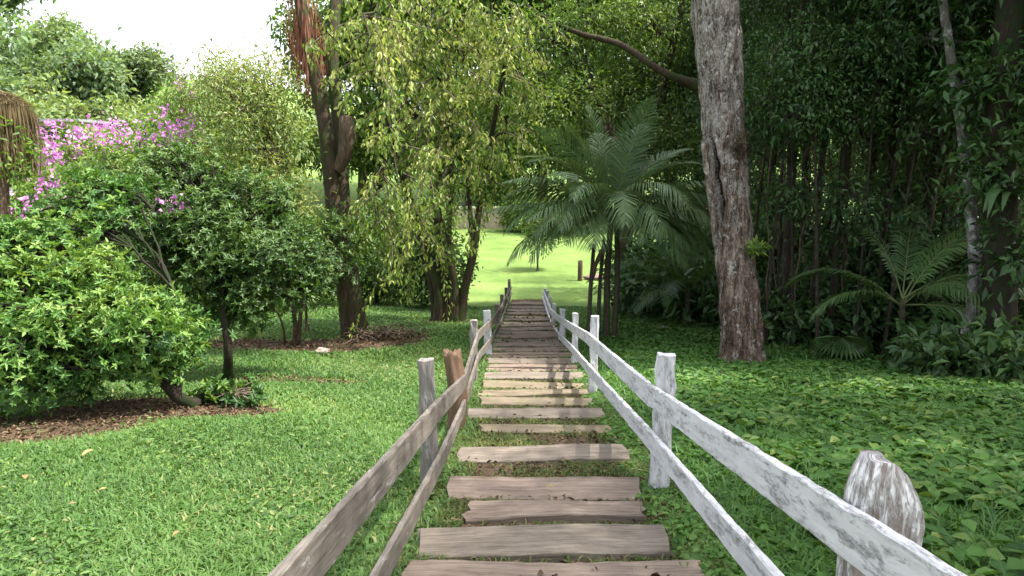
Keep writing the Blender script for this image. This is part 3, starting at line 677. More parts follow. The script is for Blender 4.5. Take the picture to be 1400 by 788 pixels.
lobed('low_plant', 'low leafy clump at the foot of the slender trunk on bare soil', 'plant', b, [([b, b + [0, 0, .12]], .02, .01)],
      [(b + [0, 0, .16], (.42, .3, .16)), (b + [-.35, .1, .12], (.25, .25, .12))], 160, 6, (.04, 2), .1, .04, M['azalea'], M['twig'], rosette=True, parts=('stem', 'foliage'))

b = ground(404, 470)
lobed('fine_leaf_tree', 'olive-green small-leaved tree with two thin forked stems between bush and mossy trunk', 'tree', b,
      [([b, at(402, 430, b[1]), at(392, 390, b[1]), at(370, 300, b[1])], .06, .03), ([b + [.06, 0, 0], at(412, 420, b[1]), at(420, 360, b[1]), at(410, 260, b[1] + .2)], .055, .03), ([b + [-.25, 0, 0], at(385, 440, b[1]), at(365, 400, b[1])], .03, .02)],
      [lob(330, 150, 16, 85, 90, 70), lob(360, 210, 16, 65, 80, 75), lob(300, 235, 16, 55, 70, 50), lob(345, 270, 15.5, 75, 80, 65), lob(395, 300, 15.5, 40, 65, 60), lob(360, 120, 16.5, 50, 70, 55), lob(300, 110, 17, 45, 60, 35)],
      75, 22, .17, .11, .034, M['olive'], M['bark_brown'], shell=.3, droop=.35)
b = ground(420, 455)
lobed('round_shrub', 'dark rounded shrub hugging the mossy trunk', 'bush', b, [([b, b + [0, 0, .8]], .05, .03)],
      [lob(430, 370, 17, 60, 60, 40), lob(390, 350, 17.3, 50, 60, 55), lob(455, 330, 17.4, 40, 50, 45)], 90, 6, (.1, 3), .1, .042, M['shrubdark'], M['bark_brown'], rosette=True, shell=.45, bias=(0, -.2, .3))

# ---- pink flowering bushes
pk = [(ground(40, 545, 60), 15.5)]
def pinkbush(px, D, lobes, flow, label, h=1.6):
    b = foot(px, D)
    lobed('pink_bush', label, 'flowering bush', b, [([b, b + [0, 0, h * .5], b + [.1, 0, h]], .08, .04)], lobes, 55, 16, .18, .13, .05, M['lightbush'], M['bark_brown'], 'pink flowering bushes', shape='d', shell=.3,
          flowers=(7, .10, .10, flow))
pinkbush(75, 15.5, [lob(65, 270, 14.6, 70, 60, 50), lob(20, 300, 14.4, 60, 60, 55), lob(125, 275, 14.4, 65, 60, 50), lob(180, 270, 14.2, 60, 60, 45), lob(150, 235, 14.6, 55, 60, 35), lob(215, 225, 14.8, 50, 50, 40)],
         [(at(72, 268, 13.6), .22, 11), (at(30, 288, 13.3), .26, 11), (at(60, 250, 13.6), .15, 5), (at(78, 212, 14), .2, 8)], 'pink-flowered bush nearest the shaggy brown stump plant, blooms low among its leaves')
pinkbush(150, 19, [lob(140, 215, 19, 60, 60, 45), lob(90, 215, 19.2, 55, 60, 45), lob(180, 250, 18.6, 60, 60, 50)],
         [(at(145, 180, 18.0), .36, 20), (at(85, 190, 18.0), .4, 15), (at(120, 200, 17.8), .35, 9), (at(62, 183, 18.2), .28, 9), (at(165, 187, 18.0), .3, 8)], 'pink-flowered bush with the widest band of blossom, below the hillside trees', 2.4)
pinkbush(235, 21, [lob(235, 205, 21, 60, 60, 45), lob(280, 220, 21, 45, 60, 40)],
         [(at(238, 168, 17.0), .36, 17), (at(208, 181, 17.2), .34, 10), (at(252, 178, 16.8), .25, 9), (at(232, 278, 11.2), .1, 5), (at(190, 184, 17.2), .25, 7)], 'pink-flowered bush right of the widest blossom band, against the olive tree', 2.8)
pinkbush(258, 30, [lob(255, 135, 30, 40, 40, 30), lob(240, 160, 30, 45, 40, 40)], [(at(255, 116, 29), .35, 10)], 'smallest and highest pink-flowered bush, one mauve tuft against the hillside', 5.0)

# ---- shaggy plant and pillar at the left edge
b = foot(-5, 11.5)
sh = thing('shaggy_stump', 'tall stump topped with a shaggy brown mop of hanging dry stems at the left edge', 'stump', b)
tb = MB(); tube(tb, spline([b - [0, 0, .2], b + [.02, 0, 1.4], at(-4, 235, 11.5), at(2, 150, 11.5)], 14), np.linspace(.2, .15, 14), 12, rough=.05); tb.build('trunk', M['bark_brown'], sh, b)
th_ = MB(); n = 900
for i in range(n):
    a = rng.random() * 6.283; r = .12 + .42 * math.sqrt(rng.random()); t0 = at(-4, 132, 11.5) + np.array([0, 0, .12 * (1 - (r / .55) ** 2) - .05])
    e = t0 + np.array([r * math.cos(a), r * math.sin(a) * .9, -.15 * (r / .55) ** 2]); ln = .5 + .75 * rng.random()
    pts = np.array([t0 + .1 * rng.normal(size=3) * [1, 1, .3], e + [0, 0, .02], e + [.03 * math.cos(a), .03 * math.sin(a), -ln * .5], e + [.06 * rng.normal(), .06 * rng.normal(), -ln]])
    d = np.diff(pts, axis=0)
    for k in range(3): leaves(th_, pts[k:k + 1], d[k:k + 1], np.array([[math.cos(a), math.sin(a), .3]]), np.linalg.norm(d[k]) * 1.08, .022, np.array([rng.random()]), fold=.1, curl=.0, shape='d')
th_.build('dry_stems', M['thatch'], sh, b)
lv = MB(); n = 260; C = at(8, 205, 11.3) + rsphere(n) * np.array([.4, .3, .45]); leaves(lv, C, rsphere(n) + [0, 0, -.3], rsphere(n) + [0, 0, .8], .12, .045); lv.build('foliage', M['lightbush'], sh, b)
# ---- house glimpsed between the blossom
b = foot(100, 46)
hs = thing('house', 'low house with a grey flat roof and dark window glimpsed above the pink blossom', 'house', b)
def boxmb(c, s):
    mb = MB(); c = np.asarray(c, float); s = np.asarray(s, float) / 2
    v = np.array([[x, y, z] for z in (-1, 1) for y in (-1, 1) for x in (-1, 1)]) * s + c
    mb.add(v, [[0, 2, 3, 1], [4, 5, 7, 6], [0, 1, 5, 4], [2, 6, 7, 3], [0, 4, 6, 2], [1, 3, 7, 5]]); return mb
rz = at(100, 167, 46)[2]
boxmb([b[0], b[1] + 2, (b[2] + rz) / 2], [2.9, 4, rz - b[2] - .2]).build('wall', M['wall'], hs, b, smooth=False)
boxmb([b[0], b[1] + 2, rz], [3.2, 4.8, .16]).build('roof', M['roof'], hs, b, smooth=False)
boxmb([b[0] - .35, b[1] - .02, rz - .75], [1.9, .1, .8]).build('window', M['glassdark'], hs, b, smooth=False)
b = foot(14, 22)
pw = thing('garden_pillar', 'orange rendered pillar beside the shaggy stump', 'pillar', b)
boxmb(b + [0, 0, 1.9], [.35, .35, 3.8]).build('shaft', M['orange'], pw, b, smooth=False)
boxmb([b[0], b[1], b[2] + 3.88], [.5, .5, .14]).build('coping', M['roof'], pw, b, smooth=False)

# ================================================================== MOSSY TWIN TRUNK TREE (left of the steps)
b = G_LT; D = 18.2
tops = [at(480, 455, D), at(470, 370, D), at(456, 280, D), at(444, 170, D), at(428, 90, D), at(415, 20, D), at(400, -90, D + .2), at(380, -220, D + .3)]
tops[0] = b - [0, 0, .2]
lt = lobed('mossy_tree', 'tall leaning tree with dark mossy twin trunk and reddish shaggy top on the lawn', 'tree', b,
      [(tops, .20, .16), ([b + [.22, .05, -.2], at(486, 420, D), at(476, 340, D + .2), at(468, 260, D + .3), at(462, 160, D + .4), at(455, 60, D + .5), at(470, -120, D + .8)], .22, .13)],
      [(at(360, -230, D) , (2.0, 1.8, 1.2)), (at(470, -260, D + 1), (1.8, 1.8, 1.2)), (at(420, -180, D + 1.6), (1.6, 1.6, .9))], 45, 20, .22, .13, .05, M['olive'], M['bark_moss'], shape='d', shell=.3, seg=12)
# shaggy reddish hanging fibre round the upper trunk
fb = MB()
for i in range(520):
    t = rng.random(); k = 4 + t * 2.6; j = int(k); p = tops[j] + (tops[min(j + 1, 7)] - tops[j]) * (k - j)
    a = rng.random() * 6.283; r = .12 + .38 * rng.random() ** 1.5; s = p + np.array([r * math.cos(a), r * math.sin(a), .1]); ln = .5 + .9 * rng.random()
    pts = np.array([s, s + [.05 * math.cos(a), .05 * math.sin(a), -ln * .5], s + [.08 * rng.normal(), .08 * rng.normal(), -ln]])
    d = np.diff(pts, axis=0)
    for k in range(2): leaves(fb, pts[k:k + 1], d[k:k + 1], np.array([[math.cos(a), math.sin(a), .3]]), np.linalg.norm(d[k]) * 1.1, .035, np.array([rng.random()]), fold=.1, curl=0, shape='d')
fb.build('hanging_fibre', M['rust'], lt, b)
st = MB(); p = at(462, 232, D); tube(st, [p, at(472, 212, D - .15), at(474, 182, D - .3), at(474, 160, D - .35)], [.14, .17, .2, .17], 12, rough=.04); st.build('cut_branch', M['bark_brown'], lt, b)

# ================================================================== WEEPING MULTI-STEM TREE
b = G_WT; D = 21.5
wt = thing('weeping_tree', 'weeping tree with several stems and pale yellow-green hanging foliage beside the left fence', 'tree', b)
tb = MB()
stems = [([(-.30, 0, -.2), (-.34, 0, 1), (-.75, 0, 2.4), (-1.3, -.4, 4.5), (-1.9, -.9, 7.2)], .17, .07), ([(-.1, .1, -.2), (-.12, .1, 1.2), (-.35, .2, 3), (-.5, -.1, 5.5), (-.6, -.6, 8.4)], .19, .07),
         ([(.1, -.08, -.2), (.12, -.05, 1.1), (-.02, -.1, 2.2), (.05, -.1, 4.0), (.15, -.7, 7.6)], .16, .06), ([(.24, 0, -.2), (.42, 0, .9), (.72, 0, 2.1), (.86, .1, 3.2), (1.2, .1, 5.2), (1.7, -.3, 7.6)], .15, .06),
         ([(.72, 0, 2.1), (.62, .1, 3.2), (.55, .1, 4.6), (.7, 0, 6)], .08, .04), ([(-.42, .2, -.2), (-.6, .3, 1.2), (-.95, .5, 2.6), (-1.5, .8, 4.2)], .12, .05)]
for p, r0, r1 in stems:
    p = spline(np.array(p) + b, 20); k = np.linspace(0, 1, 20); tube(tb, p, (r0 + (r1 - r0) * k) * (1 + .6 * np.exp(-k * 10)), 12, rough=.05)
lb = MB(); tw = MB()
def strand(mbl, mbt, p0, drift, length, n, L, W, tone, spread=.3, tw_r=.006):
    k = np.linspace(0, 1, 10); pts = p0 + np.outer(k ** .8, [drift[0], drift[1], 0]) + np.outer(k, [0, 0, -length]) + np.outer(np.sin(k * 3.1), [0, 0, .12 * length * 0])
    pts[1:] += np.cumsum(rng.normal(size=(9, 3)) * .025 * length, 0) * [1, 1, .2]
    tube(mbt, pts, np.linspace(tw_r * 2, tw_r, 10), 4, cap=False)
    u = np.sort(rng.random(n)) ** .8 * 9; i = np.minimum(u.astype(int), 8); P = pts[i] + (pts[i + 1] - pts[i]) * (u - i)[:, None]
    a = rng.random(n) * 6.283; out = np.stack([np.cos(a), np.sin(a), np.zeros(n)], -1)
    P = P + out * (spread * rng.random((n, 1)) ** 1.5)
    Dv = out * .55 + np.array([0, 0, -.85]) + .35 * rng.normal(size=(n, 3)); N = out + .5 * rng.normal(size=(n, 3))
    leaves(mbl, P, Dv, N, L * (.6 + .7 * rng.random(n)), W * (.7 + .6 * rng.random(n)), np.clip(tone + .22 * rng.normal(size=n), 0, 1))
# arching boughs from the stems, hung with strands
tips = [np.array(s[0][-1]) + b for s in stems[:4]]
boughs = []
for px, py, D_ in [(500, 60, 15), (520, 20, 16), (560, 90, 16.5), (600, 40, 17), (640, 100, 18), (680, 60, 19), (540, 150, 16), (515, 120, 15.5), (620, 180, 18.5), (560, 230, 17), (600, 290, 18.5), (690, 140, 20), (650, 20, 18), (690, 210, 21), (580, -30, 16), (500, -40, 15.5), (655, 230, 20.5), (535, 300, 17), (720, 60, 20), (640, -40, 18), (610, 120, 17.5), (520, 330, 17), (560, 355, 18), (610, 320, 19), (545, 250, 16), (655, 190, 20), (700, 20, 20.5), (560, 180, 16.5), (600, 220, 17.5)]:
    e = at(px, py, D_); s = min(tips, key=lambda q: np.linalg.norm(q[:2] - e[:2])); s = s - [0, 0, max(0, s[2] - e[2] - 1.0)]
    pts = bez(s, e, .22, 9, .02); tube(tb, pts, np.linspace(.05, .015, 9), 6); boughs.append((pts, px, py))
for pts, px, py in boughs:
    for k in range(10 if py < 230 else 8):
        q = pts[rng.integers(3, 9)] + rng.normal(size=3) * [.45, .5, .25]
        ln = .35 + 1.0 * rng.random() ** 1.5; tone = .66 if py < 200 else .5
        strand(lb, tw, q, rng.normal(size=2) * .55, ln, int(40 * ln) + 8, .15, .064, tone + .24 * rng.normal(), .24, .009)
tube_n = tb.build('trunk', M['bark_moss'], wt, b); tw.mi_q = [np.full(len(x), 1) for x in tw.q]; off = lb.n; lb.v += tw.v; lb.a += tw.a; lb.tc += tw.tc; lb.q += [x + off for x in tw.q]; lb.mi_q += tw.mi_q; lb.n += tw.n; lb.build('crown', [M['weep'], M['twig']], wt, b)
for k, (px0, py0, px1, py1, D_) in enumerate([(592, 150, 545, 385, 15), (585, 230, 478, 460, 15.2), (560, 260, 540, 385, 15), (600, 330, 610, 470, 19.5), (690, 180, 655, 330, 20), (610, 250, 520, 400, 16)]):
    hb = MB(); p0, p1 = at(px0, py0, D_), at(px1, py1, D_)
    pts = spline([p0 + [.2, 0, .35], p0, p0 * .45 + p1 * .55 + [.12, -.1, .12], p1], 16); tube(hb, pts, np.linspace(.012, .004, 16), 5)
    n = 75; i = rng.integers(3, 15, n); P = pts[i] + (pts[i] - pts[i - 1]) * rng.random((n, 1)); a = rng.random(n) * 6.283
    out = np.stack([np.cos(a), np.sin(a), np.zeros(n)], -1); P = P + out * .1 * rng.random((n, 1))
    leaves(hb, P, out * .5 + [0, 0, -.9] + .3 * rng.normal(size=(n, 3)), out + .5 * rng.normal(size=(n, 3)), .1 + .06 * rng.random(n), .045, np.clip(.7 + .25 * rng.normal(size=n), 0, 1), mi=1)
    hb.build('hanging_branch', [M['twig'], M['weep']], wt, b)

# ================================================================== PALMS
def frond_mb(base, az, elev, length, droop, nl=44, ll=.55, lw=.032, roll=0.0, hang=.35, fwd=.75, tone=.5, rib=.018):
    n = 26; k = np.linspace(0, 1, n); th = elev - droop * k ** 1.5
    stp = length / (n - 1); h = np.cos(th) * stp; z = np.sin(th) * stp
    pts = np.zeros((n, 3)); hd = np.array([math.cos(az), math.sin(az), 0])
    pts[1:] = np.cumsum(h[1:, None] * hd + z[1:, None] * np.array([0, 0, 1.]), 0); pts += base
    mb = MB(); tube(mb, pts, np.linspace(rib, .004, n), 6, mi=1)
    T = norm(np.gradient(pts, axis=0)); S0 = np.array([-math.sin(az), math.cos(az), 0]); 
    for side in (-1, 1):
        u = np.linspace(.17, .995, nl) * (n - 1) + rng.normal(size=nl) * .08; u = np.clip(u, 0, n - 1.01); i = u.astype(int); f = (u - i)[:, None]
        P = pts[i] + (pts[i + 1] - pts[i]) * f; t = T[i]; Nn = np.cross(np.broadcast_to(S0, t.shape), t); Nn = -Nn
        s = S0 * math.cos(roll) + Nn * math.sin(roll) * 1.0; 
        kk = u / (n - 1); prof = np.sin(np.clip((kk - .05) / .95, 0, 1) * math.pi * .86 + .32) ; L = ll * np.clip(prof, .18, 1) * (.92 + .16 * rng.random(nl))
        fw = (fwd + .5 * kk ** 2)[:, None]
        d = norm(side * s + t * fw + Nn * .18 + .06 * rng.normal(size=(nl, 3)))
        g = np.array([0, 0, -1.0]) * hang
        m1 = P + d * L[:, None] * .5 + g * (L * .10)[:, None]; t1 = P + d * L[:, None] * .92 + g * (L * .5)[:, None]
        wv = t * lw * .5
        V = np.stack([P - wv * .6, P + wv * .6, m1 + wv, m1 - wv, t1], 1).reshape(-1, 3); bb = np.arange(nl)[:, None] * 5
        mb.add(V, bb + np.array([[0, 1, 2, 3]]), bb + np.array([[3, 2, 4]]), a=np.repeat(np.clip(tone + .18 * rng.normal(size=nl), 0, 1), 5))
    return mb
b = G_PALM
pm = thing('palm', 'clump palm with slender dark stems and broad feathery fronds right of the steps', 'palm', b)
crown = at(838, 290, 17)
for (px, top, r) in [(803, (812, 335), .055), (819, (826, 325), .05), (832, (836, 290), .085), (842, (842, 280), .07)]:
    tb = MB(); f = on_ground((px - 700) / F * 17, b[1] + rng.normal() * .2); e = at(top[0], top[1], 17)
    tube(tb, spline([f - [0, 0, .2], f + (e - f) * .5 + rng.normal(size=3) * .03, e], 14), np.linspace(r, r * .8, 14), 9, rough=.03); tb.build('stem', M['palmstem'], pm, b)
ds = MB(); tube(ds, spline([at(808, 385, 17), at(815, 360, 16.9), at(828, 335, 16.9)], 6), [.04, .07, .05, .05, .06, .05], 7, rough=.06); ds.build('dry_sheath', M['bark_brown'], pm, b)
FR = [  # azimuth(deg; 0 right, 180 left, 270 towards camera), elevation, length, droop, leaflet length, roll
 (30, 74, 2.9, .35, .6, 1.25), (120, 78, 2.8, .5, .58, .4), (160, 64, 2.9, .8, .6, .9), (185, 45, 2.8, 1.5, .6, .5), (200, 28, 2.9, 1.6, .58, .1), (214, 12, 2.8, 1.5, .55, 0), (225, 35, 2.6, 1.9, .6, .1), (262, 30, 2.1, 2.2, .62, .0),
 (300, 36, 2.4, 2.1, .6, 0), (330, 30, 2.7, 1.6, .62, .0), (350, 40, 2.8, 1.5, .6, 0), (15, 30, 2.7, 1.5, .58, 0), (25, 60, 2.8, 1.1, .6, 0), (120, 50, 2.7, 1.2, .6, 0), (170, 75, 2.7, .7, .6, .2), (318, 10, 2.4, 1.7, .55, 0), (240, 55, 2.4, 1.9, .6, 0), (195, 5, 2.9, 1.2, .5, 0), (340, 62, 2.6, 1.4, .6, 0), (275, 48, 2.5, 2.3, .62, 0), (312, 52, 2.6, 2.1, .62, 0), (232, 44, 2.6, 2.1, .6, 0), (100, 70, 2.8, .9, .6, 0), (50, 72, 2.8, .8, .6, 0), (5, 10, 2.6, 1.1, .55, 0), (345, 0, 2.5, 1.0, .55, 0), (180, 60, 2.8, 1.3, .6, 0), (210, 62, 2.7, 1.5, .6, 0), (218, 22, 2.5, 1.0, .62, .25), (238, 15, 2.2, 1.2, .62, .2), (305, 8, 2.3, 1.1, .62, -.2), (325, 18, 2.6, .9, .62, -.25), (285, 25, 2.0, 1.6, .62, 0), (200, 40, 2.9, 1.0, .6, .3), (345, 35, 2.9, .9, .6, -.3), (190, 20, 3.0, .7, .55, .2)]
for az, el, L, dr, ll, rl in FR:
    frond_mb(crown + rng.normal(size=3) * .06 + np.array([0, 0, -.15]), R(az + rng.normal() * 4), R(el), L, dr * .9, 62, ll * 1.38, .036, rl, hang=.34 if el > 55 else 1.0, fwd=.62, tone=.55 + .15 * rng.normal()).build('frond', [M['palm'], M['palmrib']], pm, b)

# understory feather palms in the forest
b = foot(1235, 14.2)
p2 = thing('feather_palm', 'shaded feather palm with arching fronds at the forest edge', 'palm', b, 'forest understory palms')
tb = MB(); tube(tb, spline([b - [0, 0, .2], b + [.03, 0, .8], b + [0, 0, 1.3]], 8), np.linspace(.07, .05, 8), 8); tb.build('stem', M['palmstem'], p2, b)
for az, el, L, dr in [(20, 62, 2.2, 1.8), (345, 40, 2.0, 1.8), (5, 18, 1.9, 1.4), (330, 10, 1.7, 1.2), (60, 70, 2.2, 1.2), (110, 66, 2.1, 1.2), (150, 45, 1.8, 1.6), (190, 30, 1.6, 1.5), (290, 50, 1.8, 2.0), (350, 70, 2.3, 1.3)]:
    frond_mb(b + [0, 0, 1.15 + .2 * rng.random()], R(az), R(el), L * 1.35, dr, 48, .6, .044, .3, hang=.8, tone=.75).build('frond', [M['forest2'], M['palmrib']], p2, b)
b = foot(1150, 14.6)
p3 = thing('fan_palm', 'low fan palm with one round pleated leaf in front of the dark undergrowth', 'palm', b, 'forest understory palms')
for az, h, rr in [(265, .55, .62), (200, .4, .4), (330, .35, .42)]:
    fm = MB(); e = b + np.array([.25 * math.cos(R(az)), .25 * math.sin(R(az)), h]); tube(fm, bez(b, e, .1, 6), .012, 5, mi=1)
    n = 26; aa = np.linspace(-1.9, 1.9, n); hd = np.array([math.cos(R(az)), math.sin(R(az)), 0]); sd = np.array([-hd[1], hd[0], 0])
    Dv = np.cos(aa)[:, None] * (hd * .75 + np.array([0, 0, -.25])) + np.sin(aa)[:, None] * sd + np.array([0, 0, -.12]); leaves(fm, np.repeat(e[None], n, 0), Dv, np.array([0, 0, 1.]) + 0 * Dv, rr, .1, np.clip(.6 + .15 * rng.normal(size=n), 0, 1), fold=.2, curl=.18)
    fm.build('fan_leaf', [M['forest2'], M['palmrib']], p3, b)
b = foot(1005, 19)
p4 = thing('feather_palm', 'feather palm with drooping fronds just left of the big pale trunk', 'palm', b - [1.2, 0, 0], 'forest understory palms'); b = np.array(p4.location)
for az, el, L, dr in [(200, 55, 2.6, 1.6), (170, 40, 2.4, 1.6), (240, 45, 2.2, 1.9), (300, 60, 2.2, 1.6), (150, 65, 2.6, 1.3), (90, 75, 2.6, .9), (215, 25, 2.1, 1.4)]:
    frond_mb(b + [0, 0, .9], R(az), R(el), L, dr, 46, .56, .044, 0, tone=.45).build('frond', [M['forest2'], M['palmrib']], p4, b)
tb = MB(); tube(tb, [b - [0, 0, .2], b + [0, 0, .4], b + [0, 0, 1.0]], .07, 8); tb.build('stem', M['palmstem'], p4, b)

# ================================================================== BIG PALE TRUNK (right)
b = G_BIG; D = b[1] / ray(1015, 500)[1]
bt = thing('big_tree', 'big pale flaking trunk with a rotten slit, standing in front of the dark forest', 'tree', b)
cl = [at(1017, 512, D), at(1016, 470, D), at(1011, 400, D), at(1003, 330, D), at(996, 260, D), at(990, 190, D), at(985, 120, D), at(980, 50, D), at(976, -20, D), at(972, -90, D), at(968, -170, D), at(970, -260, D)]
rd = np.array([30, 27.5, 26, 25.5, 27, 28, 28.5, 31, 31, 30, 28, 26]) * D / F
NR = 330; P = spline(np.array(cl), NR); rr = np.interp(np.linspace(0, 1, NR), np.linspace(0, 1, 12), rd); rr[:28] *= 1 + .18 * np.exp(-np.arange(28) / 8.0)
seg = 110; th = np.linspace(0, 2 * math.pi, seg, endpoint=False)
hz = P[:, 2:3]; T = th[None]
r = rr[:, None] * (1 + .22 * np.exp(-np.arange(NR) / 11.0)[:, None] * np.sin(5 * T + .6) + .35 * np.exp(-np.arange(NR) / 5.0)[:, None] + .035 * np.sin(3 * T + hz * .8) + .03 * np.sin(7 * T + 1.2 * np.sin(hz * 1.5)) + .022 * np.sin(13 * T + 2 * np.sin(hz * 2.3) + 1) + .02 * np.sin(hz * 9 + 2 * np.sin(3 * T)) + 0)
from mathutils import noise as mnoise
for a_ in range(NR):
    for b_ in range(seg):
        q3 = Vector((math.cos(th[b_]) * 2.2, math.sin(th[b_]) * 2.2, P[a_, 2] * .55)); q4 = Vector((q3.x * 2.6, q3.y * 2.6, P[a_, 2] * 2.4))
        f_ = abs(mnoise.noise(q3 * 1.9)); r[a_, b_] *= 1 + .07 * min(f_, .35) / .35 - .05 + .035 * mnoise.noise(q4) + .02 * mnoise.noise(q4 * 2.3)
# rotten slit on the camera-left face: groove deep into the trunk
ang = math.radians(222); zc = (at(0, 175, D)[2] + at(0, 300, D)[2]) / 2; zh = (at(0, 165, D)[2] - at(0, 310, D)[2]) / 2
dth = (T - ang - .12 * np.sin(hz * 2) + math.pi) % (2 * math.pi) - math.pi; e = np.clip(1 - ((hz - zc) / zh) ** 2, 0, 1)
dth = dth + .07 * np.sin(hz * 7) + .04 * np.sin(hz * 17); gr = np.exp(-(dth / (.03 + .085 * e)) ** 2) * np.sqrt(e); r = r * (1 - .55 * gr) * (1 + .10 * np.exp(-((np.abs(dth) - .3) / .12) ** 2) * np.sqrt(e))
V = P[:, None] + r[..., None] * np.stack([np.cos(th), np.sin(th), 0 * th], -1)[None]
i = np.arange(NR - 1)[:, None] * seg; j = np.arange(seg)[None]; k2 = (j + 1) % seg
q = np.stack([i + j, i + k2, i + seg + k2, i + seg + j], -1).reshape(-1, 4)
gq = gr.reshape(-1)[q].mean(1) > .45
mb = MB(); mb.add(V.reshape(-1, 3), q[~gq]); mb2 = MB()
mb.v = [V.reshape(-1, 3)]; mb.q = [q]; mb.mi_q = [gq.astype(int)]
mb.build('trunk', [M['bark_big'], M['hollow']], bt, b)
sb = MB(); tube(sb, spline([at(961, 194, D - .2), at(965, 225, D - .28), at(971, 268, D - .33), at(978, 320, D - .33)], 14), np.array([.03, .05, .055, .05, .06, .06, .05, .055, .06, .05, .05, .045, .04, .02]) , 8, rough=.1); sb.build('bark_strip', M['bark_big'], bt, b)
tb, lb = MB(), MB()
for (px, py, dd, n) in [(1150, -330, 1.5, 40), (1050, -420, 2.5, 40), (900, -380, 1.5, 34), (1120, -240, -1, 30), (1250, -300, 0, 34), (1010, -330, -1.5, 30)]:
    e = at(px, py, D + dd); tube(tb, bez(cl[9], e, .1, 8, .03), np.linspace(.2, .05, 8), 8)
    C = e + rsphere(n) * np.array([1.5, 1.5, .8]) * (.4 + .6 * rng.random((n, 1)))
    for c in C[::2]: tube(tb, bez(e, c, .1, 4, .05), [.02, .015, .012, .008], 4, cap=False)
    Pp = np.repeat(C, 24, 0) + .25 * rng.normal(size=(n * 24, 3)); leaves(lb, Pp, rng.normal(size=Pp.shape) - [0, 0, .3], np.array([0, 0, 1]) + .5 * rng.normal(size=Pp.shape), .15, .06, shape='d')
tb.build('limbs', M['bark_grey'], bt, b); lb.build('crown', M['canopy'], bt, b)
e = at(1028, 340, D - .36)
lobed('epiphyte', 'small yellow-green plant sprouting from the side of the big pale trunk', 'plant', e, [([e + [-.05, .1, -.02], e + [.05, 0, .03]], .015, .01)], [(e + [.08, -.05, .0], (.14, .12, .08))], 190, 6, (.02, 1), .17, .05, M['weep'], M['twig'], rosette=True, parts=('stem', 'foliage'))
e = at(1012, 195, D - .44)
lobed('epiphyte', 'tuft of dry reddish-brown roots and twigs clinging to the big pale trunk', 'plant', e, [([e + [0, .1, 0], e + [.03, 0, .05]], .015, .01)], [(e + [0, 0, 0], (.2, .06, .28))], 200, 8, .05, .1, .012, M['litter'], M['twig'], parts=('stem', 'foliage'))

# ================================================================== CANOPY TREES BEHIND THE PALM
b = foot(862, 25); D = 25
lobed('spreading_tree', 'spreading tree with a reddish-brown trunk and long dark limbs right behind the palm', 'tree', b,
      [([b - [0, 0, .2], at(858, 400, D), at(852, 340, D), at(846, 250, D), at(830, 170, D), at(790, 90, D), at(740, 25, D), at(720, 8, D)], .34, .06), ([at(852, 340, D), at(870, 230, D), at(905, 110, D + .5), at(930, 20, D + .5), at(935, -60, D)], .2, .08),
       ([at(955, 118, 22), at(905, 98, 22), at(850, 62, 22.5), at(790, 45, 23), at(735, 20, 23.5)], .13, .06), ([at(846, 250, D), at(820, 150, D), at(800, 80, D + 1), at(790, -10, D)], .14, .06), ([at(830, 170, D), at(770, 150, D - .5), at(720, 140, D - 1)], .09, .04)],
      [lob(750, 60, 24, 70, 80, 45), lob(820, 30, 25, 80, 80, 45), lob(890, 40, 25, 65, 80, 45), lob(780, 140, 24, 55, 70, 35), lob(900, 160, 25, 45, 60, 40), lob(730, 160, 23.5, 45, 60, 35), lob(700, 60, 24, 45, 60, 40), lob(850, 130, 26, 55, 60, 40), lob(830, -50, 25, 130, 90, 40), lob(930, 210, 26, 45, 50, 35), lob(760, 200, 25, 45, 50, 28), lob(870, 100, 26.5, 70, 60, 40), lob(910, 110, 27, 50, 60, 40), lob(880, 210, 27, 60, 60, 40), lob(810, 190, 27, 60, 60, 40), lob(720, 110, 26, 60, 60, 35), lob(660, 160, 26, 45, 60, 35), lob(940, 120, 28, 50, 60, 50)],
      34, 30, .26, .17, .06, M['canopy'], M['bark_moss'], shell=.3, droop=.4, seg=10)
# far bushes round the lawn ------------------------------------------------
def bush(px, D, h, w, leafm, label, n=60, per=16, L=.2, group='bushes beyond the lawn', sy=1.0, shape='d', py=None):
    b = foot(px, D)
    lo = [(b + np.array([rng.normal() * w * .3, rng.normal() * w * .2, h * (.35 + .35 * rng.random())]), (w * .5, w * .45 * sy, h * .36)) for _ in range(4)]
    return lobed('bush', label, 'bush', b, [([b - [0, 0, .1], b + [0, 0, h * .5]], .05 + h * .02, .03)], lo, n, per, .05 * w + .1, L, L * .45, leafm, M['bark_brown'], group, shape=shape, shell=.4, parts=('stem', 'foliage'))
bush(578, 27, 3.0, 2.4, M['shrubdark'], 'dark bush behind the hanging branches, left of the weeping stems')
bush(515, 30, 2.6, 3.4, M['canopy'], 'mid-green bush between the mossy trunk and the hanging branches')
bush(440, 29, 3.4, 3.6, M['shrubdark'], 'dark bush behind the mossy trunk and the dark shrub')
bush(380, 27, 3.5, 4.5, M['canopy'], 'broad bush behind the forked thin stems')
bush(300, 25, 3.2, 4.5, M['shrubdark'], 'broad dark bush behind the slender trunk of the near bush')
bush(200, 26, 3.6, 5.0, M['canopy'], 'tall bush behind the near leaning bush, below the pink blossom')
bush(90, 24, 3.6, 5.0, M['lightbush'], 'light bush below the pink blossom at the left')
bush(-20, 26, 4.2, 5.0, M['shrubdark'], 'dark bush behind the shaggy stump')
bush(890, 23, 2.0, 1.6, M['forest2'], 'dark bush beside the reddish trunk right of the palm', L=.22)
bush(935, 20, 1.9, 1.9, M['forest2'], 'broad-leaved bush at the forest edge left of the big pale trunk', L=.3, n=40, per=10)
bush(965, 22, 2.8, 2.4, M['forest'], 'dark shrub in the shade just left of the big pale trunk', L=.24)
